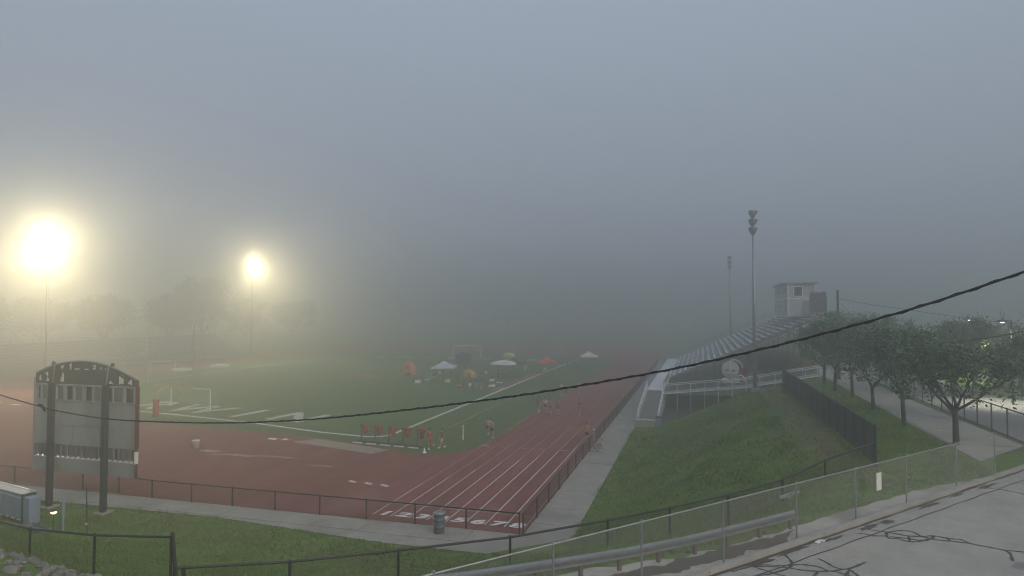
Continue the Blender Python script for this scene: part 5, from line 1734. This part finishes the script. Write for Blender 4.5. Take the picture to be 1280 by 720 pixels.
def lot_lamp(label, x, y, top):
    t = thing('lot_lamp', label, 'street lamp', (x, y, 4.5), 0, 'parking lot lamps')
    MB().tube([(x, y, 4.4), (x, y, top)], [.09, .06], 8).build('pole', M['darksteel'], t)
    MB().box((x - .35, y, top + .05), (.75, .1, .07)).build('arm', M['darksteel'], t)
    MB().lathe((x - .6, y, top - .02), [(.42, 0), (.42, .06), (.2, .16), (.0001, .18)], 12).build('hood', M['darksteel'], t)
    MB().lathe((x - .6, y, top - .12), [(.05, 0), (.12, .03), (.15, .06)], 12).build('lens', M['lampsmall'], t)
    ld = bpy.data.lights.new('lot_light', 'SPOT')
    ld.energy = 4500.0
    ld.color = (1.0, .95, .72)
    ld.spot_size = R(96); ld.spot_blend = .9
    ld.shadow_soft_size = .2
    lo = bpy.data.objects.new('lot_light', ld)
    col.objects.link(lo)
    lo.location = (-.6, 0, top - 4.5 - .2)
    lo.parent = t
    return t
lot_lamp('lit lot lamp with a dark flat hood above the right trees', 23.4, 60.5, 11.0)
lot_lamp('smaller lit lot lamp, left of the hooded one above the trees', 27.5, 79.5, 10.9)

# ------------------------------------------------------------------ grass tufts on the banks
def tufts(n, x0, x1, y0, y1, test, hmin, hmax):
    x = nrg.uniform(x0, x1, n); y = nrg.uniform(y0, y1, n)
    keep = [i for i in range(n) if test(x[i], y[i])]
    x, y = x[keep], y[keep]
    z = np.array([gz(a, b) for a, b in zip(x, y)]) - .03
    n = len(x)
    k = 4
    px_ = np.repeat(x, k) + nrg.normal(0, .05, n * k); py_ = np.repeat(y, k) + nrg.normal(0, .05, n * k); pz_ = np.repeat(z, k)
    th = nrg.uniform(0, 6.283, n * k)
    big = np.array([mnoise.noise(Vector((a * .35, b * .35, 9))) for a, b in zip(x, y)])
    h = np.repeat(np.clip(1 + big * 1.1, .5, 1.9), k) * nrg.uniform(hmin, hmax, n * k)
    w = nrg.uniform(.015, .035, n * k)
    lx, ly = np.cos(th), np.sin(th)
    bend = h * nrg.uniform(.2, .8, n * k); bt = nrg.uniform(0, 6.283, n * k)
    V_ = np.stack([np.stack([px_ - lx * w, py_ - ly * w, pz_], 1), np.stack([px_ + lx * w, py_ + ly * w, pz_], 1),
                   np.stack([px_ + np.cos(bt) * bend, py_ + np.sin(bt) * bend, pz_ + h], 1)], 1).reshape(-1, 3)
    return V_, np.arange(len(V_)).reshape(-1, 3)
def dkerb(x, y): return -.763 * (x - .6) + .646 * (y - 20.05)
def t_bank(x, y):
    if x < -6.5:
        e = pw([(-99, 31.3), (-60, 31.3), (-27, 32.0), (-16, 30.9), (-6, 30.9)], x) + .22 * mnoise.noise(Vector((x * 1.5, 0, 4)))
        if x > -6.75 + .14 * mnoise.noise(Vector((y * 1.4, 0, 5))):
            e = 99
        if y > e: return False
    d = dkerb(x, y); s = .646 * (x - .6) + .763 * (y - 20.05)
    lim = pw([(-99, 3.5), (-9, 3.3), (-3, 2.3), (0, 1.5), (3, 1.3), (14, 1.1), (18.5, .5), (99, .4)], s)
    if d < lim: return False
    if x > 12.8: return False
    if 5.2 < x < 7.3 and y > 36.5 and (x * 7.13 + y * 3.7) % 1 < .8: return False
    if x < -14.5 and y < 16.1 + (-15.3 - x) * .29 - .1: return False
    return True
V1, F1 = tufts(110000, -45, 12.8, 12, 66, t_bank, .05, .13)
stuff(raw_mesh('bank_grass', V1, F1, M['tuft']))
def t_weed(x, y):
    return t_bank(x, y) and mnoise.noise(Vector((x * .8, y * .45, 21))) > .32
V2, F2 = tufts(26000, -45, 12.8, 12, 66, t_weed, .12, .26)
M['weed'] = mat('weed_blades', (.21, .26, .1), (.15, .19, .06), scale=.6, rough=.8, rand=.4, spec=.2)
stuff(raw_mesh('bank_weeds', V2, F2, M['weed']))
def t_fence(x, y):
    return t_bank(x, y)
# taller unmown grass along fence lines
seg = []
for (a, b) in list(zip(lf, lf[1:])) + list(zip(nf, nf[1:])) + list(zip(cf, cf[1:])):
    L_ = math.dist(a, b)
    for i in range(int(L_ * 45)):
        t = rng.random()
        seg.append((lerp(a[0], b[0], t) + rng.gauss(0, .22), lerp(a[1], b[1], t) + rng.gauss(0, .22)))
sx_ = np.array(seg)
n_ = len(sx_)
zz = np.array([gz(a, b) for a, b in seg]) - .03
th = nrg.uniform(0, 6.28, n_); h = nrg.uniform(.12, .4, n_); bt = nrg.uniform(0, 6.28, n_); w = .02
Vt = np.stack([np.stack([sx_[:, 0] - np.cos(th) * w, sx_[:, 1] - np.sin(th) * w, zz], 1), np.stack([sx_[:, 0] + np.cos(th) * w, sx_[:, 1] + np.sin(th) * w, zz], 1),
               np.stack([sx_[:, 0] + np.cos(bt) * h * .5, sx_[:, 1] + np.sin(bt) * h * .5, zz + h], 1)], 1).reshape(-1, 3)
stuff(raw_mesh('fence_line_grass', Vt, np.arange(len(Vt)).reshape(-1, 3), M['tuft']))

M['bare'] = mat('bare_earth', (.15, .12, .08), (.11, .1, .055), scale=4, rough=.95, bump=.4, bscale=15)
bare = MB()
for cx, cy, a_, b_, rz_ in ((1.8, 31.8, 1.3, .3, .5), (3.6, 33.3, .9, .25, .6), (-3.6, 29.0, .8, .22, .4), (2.6, 52, 1.2, .4, .2), (-2.0, 41, .9, .25, .3), (4.4, 44, 1.0, .4, 1.2), (-22, 29.2, .8, .3, 0), (-9.5, 27.6, .9, .25, .3), (0.2, 63, 1.4, .5, .1)):
    n = 20
    o_ = len(bare.v)
    bare.v.append((cx, cy, gz(cx, cy) + .03))
    for i in range(n):
        t = 2 * math.pi * i / n
        k = rng.uniform(.5, 1.15)
        u, v = a_ * math.cos(t) * k, b_ * math.sin(t) * k
        x, y = cx + u * math.cos(rz_) - v * math.sin(rz_), cy + u * math.sin(rz_) + v * math.cos(rz_)
        bare.v.append((x, y, gz(x, y) + .012))
    bare.f += [(o_, o_ + 1 + i, o_ + 1 + (i + 1) % n) for i in range(n)]
struct(bare.build('bare_patches', M['bare']))

# ------------------------------------------------------------------ haze
hz_ = MB().box((-40, 250, 13.3), (900, 640, 29.2)).build('haze', None)
hm_ = bpy.data.materials.new('haze')
hm_.use_nodes = True
hn = hm_.node_tree.nodes
for n in list(hn):
    hn.remove(n)
ho = hn.new("ShaderNodeOutputMaterial")
hv = hn.new("ShaderNodeVolumePrincipled")
hv.inputs["Color"].default_value = (.83, .85, .86, 1)
hv.inputs["Density"].default_value = HAZE_DENSITY
hv.inputs["Anisotropy"].default_value = .82
hm_.node_tree.links.new(hv.outputs[0], ho.inputs["Volume"])
hz_.data.materials.append(hm_)
stuff(hz_)
